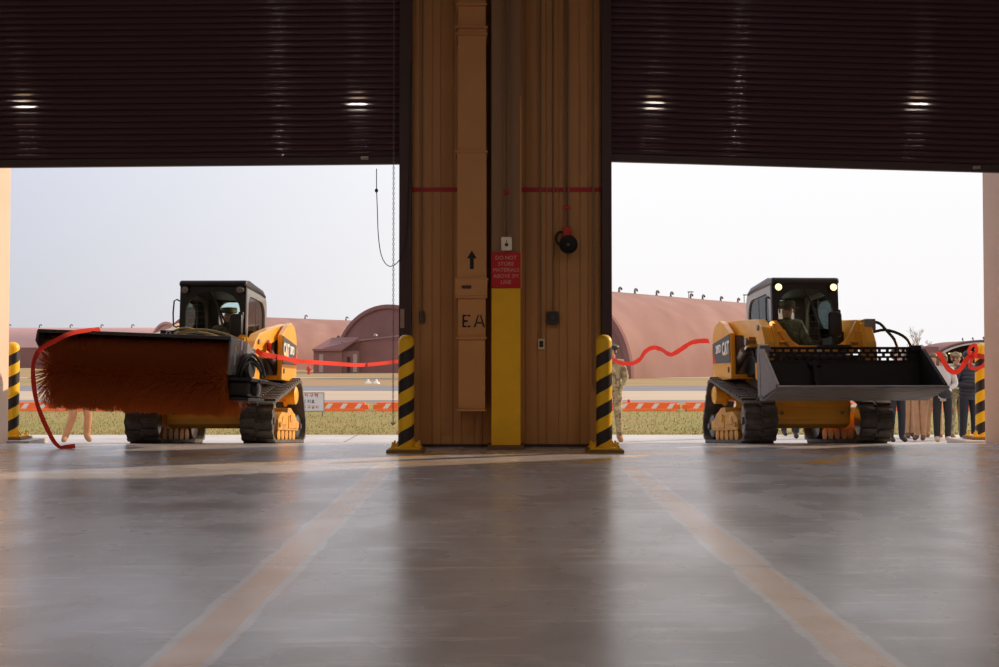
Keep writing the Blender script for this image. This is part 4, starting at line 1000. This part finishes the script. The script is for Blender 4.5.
# grass blades at the verge: nobody could count them
mb = MB(); rnd = random.Random(5)
for i in range(26000):
    y = 22.32 + 13 * rnd.random() ** 1.5; x = rnd.uniform(-.56 * y, .56 * y); h = rnd.uniform(.02, .06); a = rnd.uniform(0, PI)
    dx, dy = .008 * math.cos(a), .008 * math.sin(a)
    mb.face([(x - dx, y - dy, GZ), (x + dx, y + dy, GZ), (x + rnd.uniform(-.03, .03), y + rnd.uniform(-.03, .03), GZ + h)])
mb.build('grass_blades', ramp_mat('grass_blade', [(0.35, (0.33, 0.24, 0.08)), (0.55, (0.26, 0.235, 0.06)), (0.7, (0.38, 0.29, 0.12))], 1.2, 4, 0.9), kind='stuff', label='short dry grass on the verge beyond the apron', cat='grass')
S(MB().bb(-260, 20, 88.5, 91, GZ - .1, GZ + .02), 'path', mat('far_path', (0.45, 0.45, 0.50), .9))
# soil bank under the hangars' feet is part of the field

# ---------------- barricades
M['barr'] = mat('orange_plastic', (1.0, 0.17, 0.03), 0.45)
M['reflect'] = mat('reflective_stripe', (0.85, 0.78, 0.74), 0.4)
def barricade(x, y, L, lab, shift=0.0):
    r = empty('airfield_barricade', (x, y, GZ), label=lab, cat='barricade', group='low orange barricades along the verge')
    MB().prism([(-.14, 0), (.14, 0), (.13, .05), (.09, .07), (.08, .245), (.06, .265), (-.06, .265), (-.08, .245), (-.09, .07), (-.13, .05)], -L / 2, L / 2, 'X').build('barricade_body', M['barr'], r)
    for k in range(5):
        c = -L / 2 + .32 + k * (L - .5) / 4 + shift
        MB().prism([(c - .13, .075), (c + .02, .075), (c + .13, .225), (c - .02, .225)], -.093, -.088, 'Y').build('reflective_stripe', M['reflect'], r)
    for s in (-1, 1): MB().bb(s * L / 2 - .10, s * L / 2 + .10, -.10, .10, .05, .20, .01).build('end_coupling', M['barr'], r)
    MB().lathe((-.1 * L, 0, .26), [(.05, 0), (.05, .03), (.045, .06), (.03, .085), (.01, .09)], 14).build('warning_lamp', M['redpaint'], r, True)
yb = 32.6
for xx, L, lab in ((px(30, yb) - .15, 2.6, 'low orange barricade at far left, behind the hanging ribbon'), (px(113, yb) + .05, 2.3, 'low orange barricade behind the broom bristles'),
                   (px(357, yb) - .9, 2.3, 'low orange barricade directly right of the white notice board'), (px(405, yb) + .3, 2.3, 'low orange barricade half behind the left shutter guide'),
                   (px(640, yb) - .1, 2.4, 'low orange barricade just right of the soldier by the pier'), (px(713, yb) + .15, 1.95, 'low orange barricade whose end meets the rear of the bucket loader'),
                   ):
    barricade(xx, yb, L, lab)
for xx, lab in ((px(836, yb), 'low orange barricade seen under the bucket loader'), (px(918, yb), 'low orange barricade behind the bystanders legs'), (px(992, yb) + .3, 'low orange barricade behind the bow bollard')):
    barricade(xx, yb, 2.2, lab)

# ---------------- notice board
nb = empty('notice_board', (px(312.5, 29.5), 29.5, GZ), label='white notice board with red and black Korean writing standing on the verge', cat='sign')
wb, hb_ = .64, .50; zb_ = zz(411, 29.5) - GZ
zb_ = max(zb_, .04)
MB().bb(-wb / 2, wb / 2, -.012, .012, zb_, zb_ + hb_, .004).build('board_panel', mat('board_white', (0.74, 0.76, 0.84), .5), nb)
o = [(-wb / 2 - .012, zb_ - .012), (wb / 2 + .012, zb_ - .012), (wb / 2 + .012, zb_ + hb_ + .012), (-wb / 2 - .012, zb_ + hb_ + .012)]
q = [(-wb / 2 + .006, zb_ + .006), (wb / 2 - .006, zb_ + .006), (wb / 2 - .006, zb_ + hb_ - .006), (-wb / 2 + .006, zb_ + hb_ - .006)]
MB().ring(o, q, -.018, .018, 'Y').build('board_frame', M['steel'], nb)
M['krred'] = mat('red_lettering', (0.62, 0.08, 0.16), .6); M['krblack'] = mat('black_lettering', (0.05, 0.05, 0.07), .6)
# strokes: the board reads as two Korean syllables 구역 on top, a black line, and a red line
def strokes(name, segs, m, w, parent):
    mb = MB()
    for (xa, za, xb, zb2) in segs:
        d = Vector((xb - xa, 0, zb2 - za)); L = d.length
        mb.box(((xa + xb) / 2, -.0145, (za + zb2) / 2), (L + w * .6, .004, w), (0, -math.atan2(zb2 - za, xb - xa), 0))
    return mb.build(name, m, parent)
def syll(kind, x, z, s):
    G = {'gu': [(0, 1, .8, 1), (.8, 1, .75, .62), (-.05, .42, 1, .42), (.48, .42, .48, 0)],
         'yeok': [(.05, .95, .4, .95), (.05, .95, .05, .55), (.4, .95, .4, .55), (.05, .55, .4, .55), (.85, 1.05, .85, .42), (.5, .85, .85, .85), (.5, .65, .85, .65), (.15, .3, .85, .3), (.85, .3, .85, 0)],
         'ji': [(0, .95, .5, .95), (.45, .95, .02, .3), (.25, .65, .55, .3), (.85, 1.05, .85, .1)],
         'yo': [(.1, .85, .5, 1.0), (.5, 1.0, .8, .85), (.8, .85, .45, .62), (.45, .62, .1, .85), (.3, .55, .3, .2), (.62, .55, .62, .2), (0, .18, .95, .18)],
         'geum': [(.1, 1, .8, 1), (.8, 1, .78, .72), (0, .55, .95, .55), (.2, .38, .75, .38), (.2, .38, .2, 0), (.75, .38, .75, 0), (.2, 0, .75, 0)]}[kind]
    return [(x + a * s, z + b * s, x + c * s, z + d * s) for a, b, c, d in G]
strokes('red_heading', syll('gu', -.06, zb_ + .385, .09) + syll('yeok', .07, zb_ + .385, .09) + syll('ji', -.20, zb_ + .385, .09), M['krred'], .014, nb)
strokes('black_line', syll('ji', -.13, zb_ + .215, .09) + syll('yo', -.02, zb_ + .215, .09) + syll('ji', -.27, zb_ + .215, .09), M['krblack'], .013, nb)
strokes('red_line_text', syll('gu', -.12, zb_ + .07, .075) + syll('geum', -.01, zb_ + .07, .075) + syll('ji', .10, zb_ + .07, .075) + syll('gu', -.25, zb_ + .07, .075), M['krred'], .012, nb)
for x in (-.28, .28):
    MB().bb(x - .015, x + .015, .0, .03, 0, zb_ + .4).build('board_leg', M['steel'], nb)

# ---------------- hangars
M['hangar'] = ramp_mat('red_brown_shelter_render', [(0.3, (0.27, 0.15, 0.13)), (0.55, (0.32, 0.18, 0.155)), (0.75, (0.36, 0.215, 0.18))], 0.35, 8, 0.95, stretch=(1, 1, .5))
M['hangar_dark'] = ramp_mat('brown_render_and_end_shade', [(0.3, (0.21, 0.098, 0.092)), (0.7, (0.26, 0.125, 0.115))], 0.4, 6, 0.95)  # brown render; on shelter end walls its darkness is shade put into the colour
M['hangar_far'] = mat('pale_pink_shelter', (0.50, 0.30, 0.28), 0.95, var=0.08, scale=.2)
M['ventmetal'] = mat('vent_metal', (0.12, 0.09, 0.09), .6)
def hangar(name, sx, sy, ang, Lh, Rw, Hh, lab, m='hangar', vents=6, open_end=False, group=None, ends='hangar_dark', vs=1.0, voff=3.0, vstep=None, vlist=None):
    """barrel shelter: start of the ridge (sx, sy), axis heading ang from +X; local x runs along the ridge"""
    r = empty(name, (sx, sy, GZ - .1), (0, 0, ang), label=lab, cat='hangar', group=group)
    n = 30; arc = []
    for i in range(n + 1):
        a = PI * i / n; arc.append((-Rw * math.cos(a), Hh * math.sin(a) ** .92))
    th = .35; inn = [(y * (1 - th / Rw), z * (1 - th / Hh)) for y, z in arc][::-1]
    MB().prism(arc + inn, 0, Lh, 'X').build('barrel_roof', M[m], r, True)
    # seams
    mb = MB(); k = 0
    seam = [(y * 1.003, z * 1.003) for y, z in arc]; si = [(y * .999, z * .999) for y, z in arc][::-1]
    x = 2.4
    while x < Lh: mb.prism(seam + si, x, x + .12, 'X'); x += 4.8
    mb.bm.free()
    for x0_, x1_ in ((.4, .7),) if not open_end else ():
        pass
    if not open_end: MB().prism(inn, .15, .45, 'X').build('end_wall', M[ends], r)  # end wall toned darker than the roof to paint its shade
    MB().prism(inn, Lh - .5, Lh - .2, 'X').build('end_wall', M[ends], r)
    rim = [(y * 1.02, z * 1.02) for y, z in arc]; rin = [(y * .965, z * .965) for y, z in arc][::-1]
    MB().prism(rim + rin, -.12, .30, 'X').build('end_rim', M[ends] if not open_end else M['hangar_dark'], r, True)
    st = vstep or (Lh - 2 * voff) / max(vents - 1, 1)
    for k in range(vents):
        x = vlist[k] if vlist else voff + k * st
        mb = MB(); z0 = Hh - .1; q = vs
        mb.tube([(x, 0, z0), (x, 0, z0 + .55 * q), (x + .05 * q, 0, z0 + .85 * q), (x + .35 * q, 0, z0 + 1.0 * q), (x + .62 * q, 0, z0 + .85 * q), (x + .66 * q, 0, z0 + .60 * q)], .15 * q, 8)
        mb.cyl((x, 0, z0), (x, 0, z0 + .2), .24 * q, 10)
        mb.build('roof_vent', M['ventmetal'], r, True)
    return r
A50 = math.radians(90 - 40)
hangar('aircraft_shelter', 3.6, 91.2, A50, 46, 9, 7.85, 'large barrel shelter on the right, its pale red roof facing the doors', vents=8, vlist=(12, 14.7, 18.6, 21.3, 25.2, 27.7, 31.6, 35.5), vs=.62)
hangar('aircraft_shelter', -13.2, 128, A50, 40, 9.2, 8.0, 'barrel shelter seen end on beside the pier, behind the low annex', m='hangar', vents=5, vs=.9)
hangar('aircraft_shelter', -43.3, 153.8, A50, 66, 9, 8.0, 'barrel shelter left of the annex, long roof with four small vents showing', vents=8, vs=.65)
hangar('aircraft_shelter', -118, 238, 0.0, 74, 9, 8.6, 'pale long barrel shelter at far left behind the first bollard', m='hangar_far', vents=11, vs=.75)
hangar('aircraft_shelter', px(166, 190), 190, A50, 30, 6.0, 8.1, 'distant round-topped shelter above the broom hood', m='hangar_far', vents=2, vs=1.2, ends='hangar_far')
gh = hangar('aircraft_shelter', px(985, 300), 300, math.radians(84), 26, 14.5, 6.9, 'distant shelter with its wide arch open beside the bow bollard', m='hangar_dark', vents=3, open_end=True, vs=1.0, voff=.6, vstep=9)
arc = [(-13.9 * math.cos(PI * i / 30), 6.4 * math.sin(PI * i / 30)) for i in range(31)]; ri = [(y * .93, z * .93) for y, z in arc][::-1]
MB().prism(arc + ri, .3, 1.2, 'X').build('inner_rim', mat('pale_rim', (.62, .60, .60), .7), gh)
MB().bb(-.2, 20, -13, 13, 0, .35).build('shelter_floor', mat('pale_rim2', (.62, .60, .60), .7), gh)
M['glow'] = mat('shelter_lamp', (1, .8, .3), .4, emit=(1.0, .75, .2), estr=1.6)
for k in range(9): MB().box((14, 9.5 - k * 2.1, 3.3), (.4, .45, .3)).build('wall_lamp', M['glow'], gh)
# low pieces of masonry
mb = MB()
wl = MB().bb(-2.6, 2.6, -3, 3, 0, 4.4, .05).build('blast_wall', M['hangar_dark'], None, label='brown block wall between the bucket corner and the open shelter', cat='wall'); wl.location = (px(927, 250) - .3, 250, GZ); wl.rotation_euler = (0, 0, -.3)
# annex in front of the end-on shelter
an = empty('shelter_annex', (px(346, 118), 118, GZ), (0, 0, math.radians(8)), label='low brown annex with a lean-to roof and two pale doors before the shelter', cat='building')
k = 118 / F
def ax(x): return (x - 346) * k
def az(y): return (359 - y) * k + 1.02 - GZ
MB().bb(ax(314), ax(342), 0, 5, -.2, az(351), .03).build('annex_block', M['hangar_dark'], an)
mb = MB().bb(ax(341), ax(359), .5, 5, -.2, az(342)); mb.prism([(ax(341), az(351)), (ax(359), az(351)), (ax(359), az(339))], .5, 5, 'Y'); mb.build('annex_block', M['hangar_dark'], an)
mb = MB().bb(ax(358), ax(400), 1.8, 4.6, -.2, az(340)); mb.build('annex_block', M['hangar_dark'], an)
mb = MB()
P = [(ax(313), -.25, az(351)), (ax(341.5), -.25, az(351)), (ax(358.5), .3, az(339)), (ax(331), 4.5, az(339))]
A_ = mb._v(P); B_ = mb._v([(x, y, z + .22) for x, y, z in P]); mb.bm.faces.new(A_); mb.bm.faces.new(B_[::-1])
for q in range(4): mb.bm.faces.new((A_[q], A_[(q + 1) % 4], B_[(q + 1) % 4], B_[q]))
mb.build('lean_to_roof', M['hangar_dark'], an)
MB().prism([(ax(358), az(341)), (ax(400), az(336)), (ax(400), az(334.6)), (ax(358), az(339.6))], 1.6, 4.7, 'Y').build('parapet', M['hangar'], an)
pd = mat('pale_metal_door', (.36, .26, .25), .6)
for x in (321.5, 355): 
    MB().bb(ax(x) - .22, ax(x) + .22, -.04 if x < 330 else .42, .02 if x < 330 else .5, .1, 2.1, .01).build('annex_door', pd, an)
MB().bb(ax(347), ax(350.5), .44, .5, .1, 1.8).build('doorway_shade', mat('doorway_shade_tone', (.05, .03, .03), .9), an)  # dark slab on the wall, painting the shade of a doorway opening
MB().tube([(ax(376), 3, az(337)), (ax(376), 3, az(334))], .12, 8, 1).sph((ax(376), 3, az(335)), .24).build('roof_vent', M['steel'], an)
MB().tube([(ax(338), 6, az(345)), (ax(338), 6, az(336.5))], .10, 8, 1).sph((ax(338), 6, az(336)), .2).build('roof_vent', M['ventmetal'], an)
# far left annex
mb = MB().bb(-6, 8, 0, 6, 0, 3.6, .05); o = mb.build('storage_block', M['hangar_dark'], None, label='dark brown low block at far left behind the first bollard', cat='building'); o.location = (px(33, 190), 190, GZ)
# hydrant
hy = empty('fire_hydrant', (px(309, 110), 110, GZ), label='small red hydrant at the foot of the shelter left of the annex', cat='hydrant')
MB().lathe((0, 0, 0), [(.22, 0), (.22, .06), (.15, .08), (.15, .62), (.19, .64), (.19, .70), (.14, .80), (.04, .86), (.03, .92)], 16).build('hydrant_body', M['redpaint'], hy, True)
mb = MB().cyl((-.28, 0, .48), (.28, 0, .48), .08, 12); mb.cyl((0, -.24, .48), (0, 0, .48), .09, 12); mb.build('hose_outlet', M['redpaint'], hy, True)
for x, nn in ((px(368.2, 68), 'right'), (px(376.5, 68), 'left')):
    o = MB().lathe((0, 0, 0), [(.22, 0), (.20, .10), (.08, .14), (.07, .26), (.02, .29)], 14).build('edge_marker', M['white'], None, True, label='small white edge marker on the grass, the %s of two' % ('left' if nn == 'right' else 'right'), cat='marker'); o.location = (x, 68, GZ)
# poles
def pole(x, y, h, lab):
    r = empty('light_pole', (x, y, GZ), label=lab, cat='pole')
    MB().cyl((0, 0, 0), (0, 0, h), .09, 10, .06).build('pole', M['steel'], r, True)
    MB().box((.25, 0, h + .02), (.8, .3, .14), None, .03).build('lamp_head', M['ventmetal'], r)
pole(px(689, 150), 150, zz(292, 150) - GZ, 'thin pole rising behind the ridge of the right shelter')
pole(px(744.5, 152), 152, zz(295, 152) - GZ, 'lamp pole just left of the cab of the bucket loader')
# distant tree line and bare trees
mb = MB(); rnd = random.Random(11)
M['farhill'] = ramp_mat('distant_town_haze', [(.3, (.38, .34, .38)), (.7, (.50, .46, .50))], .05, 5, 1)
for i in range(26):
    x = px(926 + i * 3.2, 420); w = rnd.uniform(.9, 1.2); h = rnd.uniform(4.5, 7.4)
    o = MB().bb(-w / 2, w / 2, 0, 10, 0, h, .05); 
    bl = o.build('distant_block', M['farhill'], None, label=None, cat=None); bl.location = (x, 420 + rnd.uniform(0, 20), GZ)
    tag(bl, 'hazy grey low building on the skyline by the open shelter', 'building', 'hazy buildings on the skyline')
def tree(x, y, h, lab, seed):
    r = empty('bare_tree', (x, y, GZ), label=lab, cat='tree'); rnd = random.Random(seed); mb = MB()
    def br(p, d, L, rad, lv):
        q = p + d * L; mb.cyl(p, q, rad, 5, rad * .6, cap=False)
        if lv == 0: return
        for k in range(3 if lv > 2 else 4):
            nd = (d + Vector((rnd.uniform(-.6, .6), rnd.uniform(-.6, .6), rnd.uniform(-.1, .5)))).normalized()
            br(p + d * L * rnd.uniform(.6, 1), nd, L * rnd.uniform(.5, .75), rad * .55, lv - 1)
    br(Vector((0, 0, 0)), Vector((0, 0, 1)), h * .38, .22, 5)
    mb.build('branches', mat('pale_bark', (.42, .36, .28), .9), r)
tree(px(920, 260), 260, 10.5, 'pale bare tree on the skyline above the bucket corner', 3)
tree(px(932.5, 262), 262, 7.2, 'smaller bare tree right of the taller one on the skyline', 4)
tree(px(915, 275), 275, 7.6, 'low bare tree close beside the taller skyline tree', 9)

# ================================================================== bystanders
def at(x, y): return (px(x, y), y, gz(y))
def holding(root, P, s): pass
person('person', 'soldier in camouflage and dark beret standing right of the central pier', at(612, 20), math.radians(-8), 1.80,
       dict(foot='boot'), dict(look=(-.6, -.8, 0), ell=(-.26, .0, 1.18), wrl=(-.16, -.22, 1.32), elr=(.25, .03, 1.16), wrr=(.17, -.12, .96), tor=(.17, -.12, .035), anr=(.13, .02, .09)), hat='beret', hair=('hairblack', 'short'))
person('person', 'person in orange-tan trousers standing behind the broom, legs apart', at(78, 20), math.radians(25), 1.76,
       dict(top='camo', leg='orangetan', foot='boot'), dict(hil=(-.10, 0, .92), knl=(-.07, -.03, .50), anl=(-.20, .02, .10), tol=(-.24, -.15, .035), hir=(.12, 0, .92), knr=(.19, -.03, .50), anr=(.17, .02, .10), tor=(.22, -.16, .035), wrl=(-.1, -.25, 1.1), wrr=(.1, -.25, 1.1)), hat='cap')
person('person', 'person in dark trousers behind the bucket, next to the track', at(896, 20.1), math.radians(12), 1.72,
       dict(top='puffer', arm='puffer', leg='navy', foot='shoe'), dict(wrl=(-.1, -.2, 1.0), wrr=(.1, -.2, 1.0)), hair=('hairblack', 'short'))
person('person', 'person in khaki trousers behind the bucket, left of the one with dark shoes', at(909, 21.3), math.radians(5), 1.68,
       dict(top='khaki', arm='khaki', leg='khaki', foot='brownshoe'), dict(hil=(-.07, 0, .9), knl=(-.07, 0, .5), anl=(-.06, .02, .09), tol=(-.07, -.12, .035), hir=(.07, 0, .9), knr=(.07, 0, .5), anr=(.06, .02, .09), tor=(.07, -.12, .035)), hair=('hair', 'short'))
person('person', 'person in pale tan trousers and big brown shoes under the bucket corner', at(920, 20.7), math.radians(-35), 1.62,
       dict(top='tan', arm='tan', leg='tan', foot='brownshoe'), dict(knl=(-.07, -.03, .5), anl=(-.06, -.04, .09), tol=(-.09, -.19, .04), knr=(.06, 0, .5), anr=(.05, .02, .09), tor=(.07, -.13, .04)), hair=('hairblack', 'short'))
person('person', 'person in khaki trousers close behind the woman in the grey jacket', at(933, 21.5), math.radians(-15), 1.66,
       dict(top='khaki', arm='khaki', leg='khaki', foot='boot'), dict(), hair=('hair', 'short'))
def gloves(root, P, s):
    MB().sph((P['wrl'] + P['wrr']) / 2 + Vector((0, -.06, -.05)), .10, (1.35, .9, 1.1), 12).build('black_muff', M['black'], root, True)
    mb = MB().lathe((0, -.01, 0), [(.165, .93), (.175, 1.0), (.16, 1.15), (.175, 1.3), (.16, 1.40)], 20)
    ob = mb.build('jacket', M['jacket'], root, True); ob.scale = (s, s * .78, s)
person('person', 'woman in pale grey jacket and black trousers holding black gloves', at(942, 20.0), math.radians(-12), 1.64,
       dict(top='jacket', arm='jacket', leg='blackcloth', foot='shoepale', hand='black'), dict(look=(-.3, -.95, 0), ell=(-.25, -.02, 1.14), wrl=(-.06, -.20, 1.04), elr=(.25, -.02, 1.14), wrr=(.06, -.20, 1.04), anl=(-.10, .02, .09), anr=(.10, .02, .09), tol=(-.11, -.13, .035), tor=(.11, -.13, .035)),
       hair=('hair', 'long'), extra=gloves)
person('person', 'soldier in tan camouflage between the woman and the puffer coat', at(956, 21.0), math.radians(10), 1.68, dict(), dict(wrl=(-.1, -.2, 1.0), wrr=(.1, -.2, 1.0)), hat='cap', hair=('hair', 'short'))
def coat(root, P, s):
    mb = MB()
    prof = []
    for k in range(8):
        z = .82 + k * .078; r_ = .19 - .02 * abs(k - 4) / 4
        prof += [(r_ - .012, z), (r_ + .006, z + .03), (r_ + .006, z + .05), (r_ - .012, z + .076)]
    mb.lathe((0, 0, 0), prof, 22); ob = mb.build('puffer_coat', M['puffer'], root, True); ob.scale = (s * 1.05, s * .82, s)
    mb = MB().lathe((0, .01, 1.44), [(.10, 0), (.105, .05), (.09, .09), (.06, .09)], 18); ob = mb.build('coat_collar', M['puffer'], root, True); ob.scale = (s, s, s)
person('person', 'person in dark puffer coat and pale face mask beside the bow bollard', at(968.5, 20.4), math.radians(6), 1.70,
       dict(top='puffer', arm='puffer', leg='navy', foot='shoe'), dict(look=(-.2, -.97, 0), ell=(-.27, -.0, 1.14), wrl=(-.06, -.21, 1.10), elr=(.27, 0, 1.14), wrr=(.06, -.21, 1.08)), hair=('hairblack', 'short'), mask=True, extra=coat)
person('person', 'person in dark trousers whose shoes show below the bucket loader, left one', at(789, 22.0), math.radians(10), 1.70, dict(top='blackcloth', arm='blackcloth', leg='blackcloth', foot='shoe'), dict(), hair=('hairblack', 'short'))
person('person', 'person in dark trousers whose shoe shows below the bucket loader, right one', at(802, 21.2), math.radians(-10), 1.72, dict(top='navy', arm='navy', leg='navy', foot='shoe'), dict(), hair=('hairblack', 'short'))

# ================================================================== ribbons
def R3(lst): return [(px(a, d), d, zz(b, d)) + tuple(w) for a, b, d, *w in lst]
ribbon('red_ribbon', R3([(608, 357, 19.5), (614, 360, 19.4), (621, 363, 19.2), (632, 363.5, 19), (640, 359, 18.8), (646, 351, 18.5), (654, 347.5, 18.2), (662, 350, 18), (671, 354.5, 17.6), (680, 350, 17.3), (690, 343.5, 17), (700, 341, 16.7), (709, 341, 16.5)]), .075,
       'red ribbon waving from the soldier by the pier towards the bucket loader', twist=.5)
ribbon('red_ribbon', R3([(256, 350, 13.3), (262, 354, 13.4), (272, 356, 13.6), (284, 358, 14.0), (297, 361, 14.6), (318, 362.5, 16), (340, 364, 17.2), (355, 365, 18), (370, 364.5, 18.8), (385, 363, 19.3), (396, 361.5, 19.5), (412, 360, 19.8), (450, 360.5, 19.9), (500, 361, 19.9), (550, 361, 19.8), (585, 360, 19.7), (603, 359, 19.6)]), .065,
       'red ribbon stretched from the broom loader until it passes behind the pier', twist=.25)
zf = .006
ribbon('red_ribbon', [(px(100, 12.25), 12.25, zz(329, 12.25), .05), (px(80, 12.0), 11.82, zz(333, 12.0)), (px(62, 11.9), 11.72, zz(341, 11.9)), (px(46, 11.95), 11.80, zz(350, 11.9)), (px(36, 12.0), 11.95, zz(363, 12.0)), (px(34, 12.0), 12.0, zz(380, 12.0)), (px(37, 12.1), 12.1, zz(400, 12.1)), (px(43, 12.2), 12.2, zz(417, 12.2)), (px(50, 12.3), 12.3, zz(432, 12.3), .055), (px(57, 12.35), 12.3, zz(441, 12.35), .045), (px(63, 12.3), 12.25, .02, .04), (px(68, 12.3), 12.28, .02, .05), (px(78, 12.35), 12.3, .03, .05)], .05,
       'red ribbon trailing over the left end of the broom down to the floor', twist=.2)
bx, by_ = px(982, 14.5), 14.5
rb = ribbon('red_ribbon', R3([(938, 351.5, 14.9), (942, 358, 14.8), (947, 367, 14.75), (953, 372, 14.7), (959, 370.5, 14.6), (964, 364, 14.5), (969, 357, 14.4), (975, 353.5, 14.36)]), .07, 'red ribbon with a bow tied round the right outer bollard', twist=.2)
ribbon('bow_loop', R3([(973, 356, 14.34), (969, 352, 14.30), (971, 347, 14.28), (975, 345, 14.28), (977, 350, 14.32), (974, 357, 14.34)]), .045, None, parent=rb)
ribbon('bow_loop', R3([(973, 357, 14.34), (971, 362, 14.30), (970, 367, 14.28), (976, 368.5, 14.28), (983, 366, 14.28), (987, 360, 14.3)]), .045, None, parent=rb)
wr = []
for i in range(15):
    a = PI * (1.02) + (i / 14) * 2 * PI * .62; wr.append((bx + .098 * math.cos(a), by_ + .098 * math.sin(a), zz(355 + 5 * i / 14, 14.4)))
ribbon('bollard_wrap', wr, .065, None, parent=rb)
MB().sph((px(973.5, 14.34), 14.32, zz(356, 14.34)), .03, (1, .8, 1.2)).build('bow_knot', M['ribbon'], rb, True)

# ================================================================== light, sky, camera
sun = bpy.data.lights.new('sun', 'SUN'); sun.energy = 4.0; sun.color = (1.0, .70, .45); sun.angle = math.radians(.8)
so = bpy.data.objects.new('sun', sun); COL.objects.link(so)
so.rotation_euler = Vector((-.908, -.418, -.414)).to_track_quat('-Z', 'Y').to_euler()
w = bpy.data.worlds.new('sky'); bpy.context.scene.world = w; w.use_nodes = True; nt = w.node_tree; N = nt.nodes; L = nt.links
bg = N['Background']; tc = N.new('ShaderNodeTexCoord'); sp = N.new('ShaderNodeSeparateXYZ'); L.new(tc.outputs['Generated'], sp.inputs[0])
def mr(sock, a, b, c, d):
    n = N.new('ShaderNodeMapRange'); n.inputs[1].default_value = a; n.inputs[2].default_value = b; n.inputs[3].default_value = c; n.inputs[4].default_value = d; L.new(sock, n.inputs[0]); return n.outputs[0]
fx = mr(sp.outputs[0], -.45, .02, 0, 1); fz = mr(sp.outputs[2], -.02, .35, 0, 1)
def mixc(f, a, c):
    n = N.new('ShaderNodeMix'); n.data_type = 'RGBA'; L.new(f, n.inputs[0])
    for i, v in ((6, a), (7, c)):
        if isinstance(v, tuple): n.inputs[i].default_value = (*v, 1)
        else: L.new(v, n.inputs[i])
    return n.outputs[2]
cl = N.new('ShaderNodeTexNoise'); cl.inputs['Scale'].default_value = 2.2; cl.inputs['Detail'].default_value = 5; L.new(tc.outputs['Generated'], cl.inputs['Vector'])
low = mixc(fx, (.58, .58, .62), (.95, .93, .93)); high = mixc(fx, (.74, .80, .98), (1.05, 1.05, 1.08))
skyc = mixc(fz, low, high)
L.new(skyc, bg.inputs['Color']); bg.inputs['Strength'].default_value = 1.0
cam = bpy.data.cameras.new('camera'); cam.sensor_width = 36; cam.lens = F / 999 * 36; cam.clip_end = 2000
co = bpy.data.objects.new('camera', cam); COL.objects.link(co); co.location = (0, 0, 1.02)
co.rotation_euler = (PI / 2 + math.atan(25.5 / F), 0, -math.atan(1.5 / F))
sc = bpy.context.scene; sc.camera = co
sc.view_settings.view_transform = 'Standard'; sc.view_settings.look = 'None'; sc.view_settings.exposure = 0.0; sc.view_settings.gamma = 1.0
sc.cycles.max_bounces = 10; sc.cycles.diffuse_bounces = 6; sc.cycles.transparent_max_bounces = 12
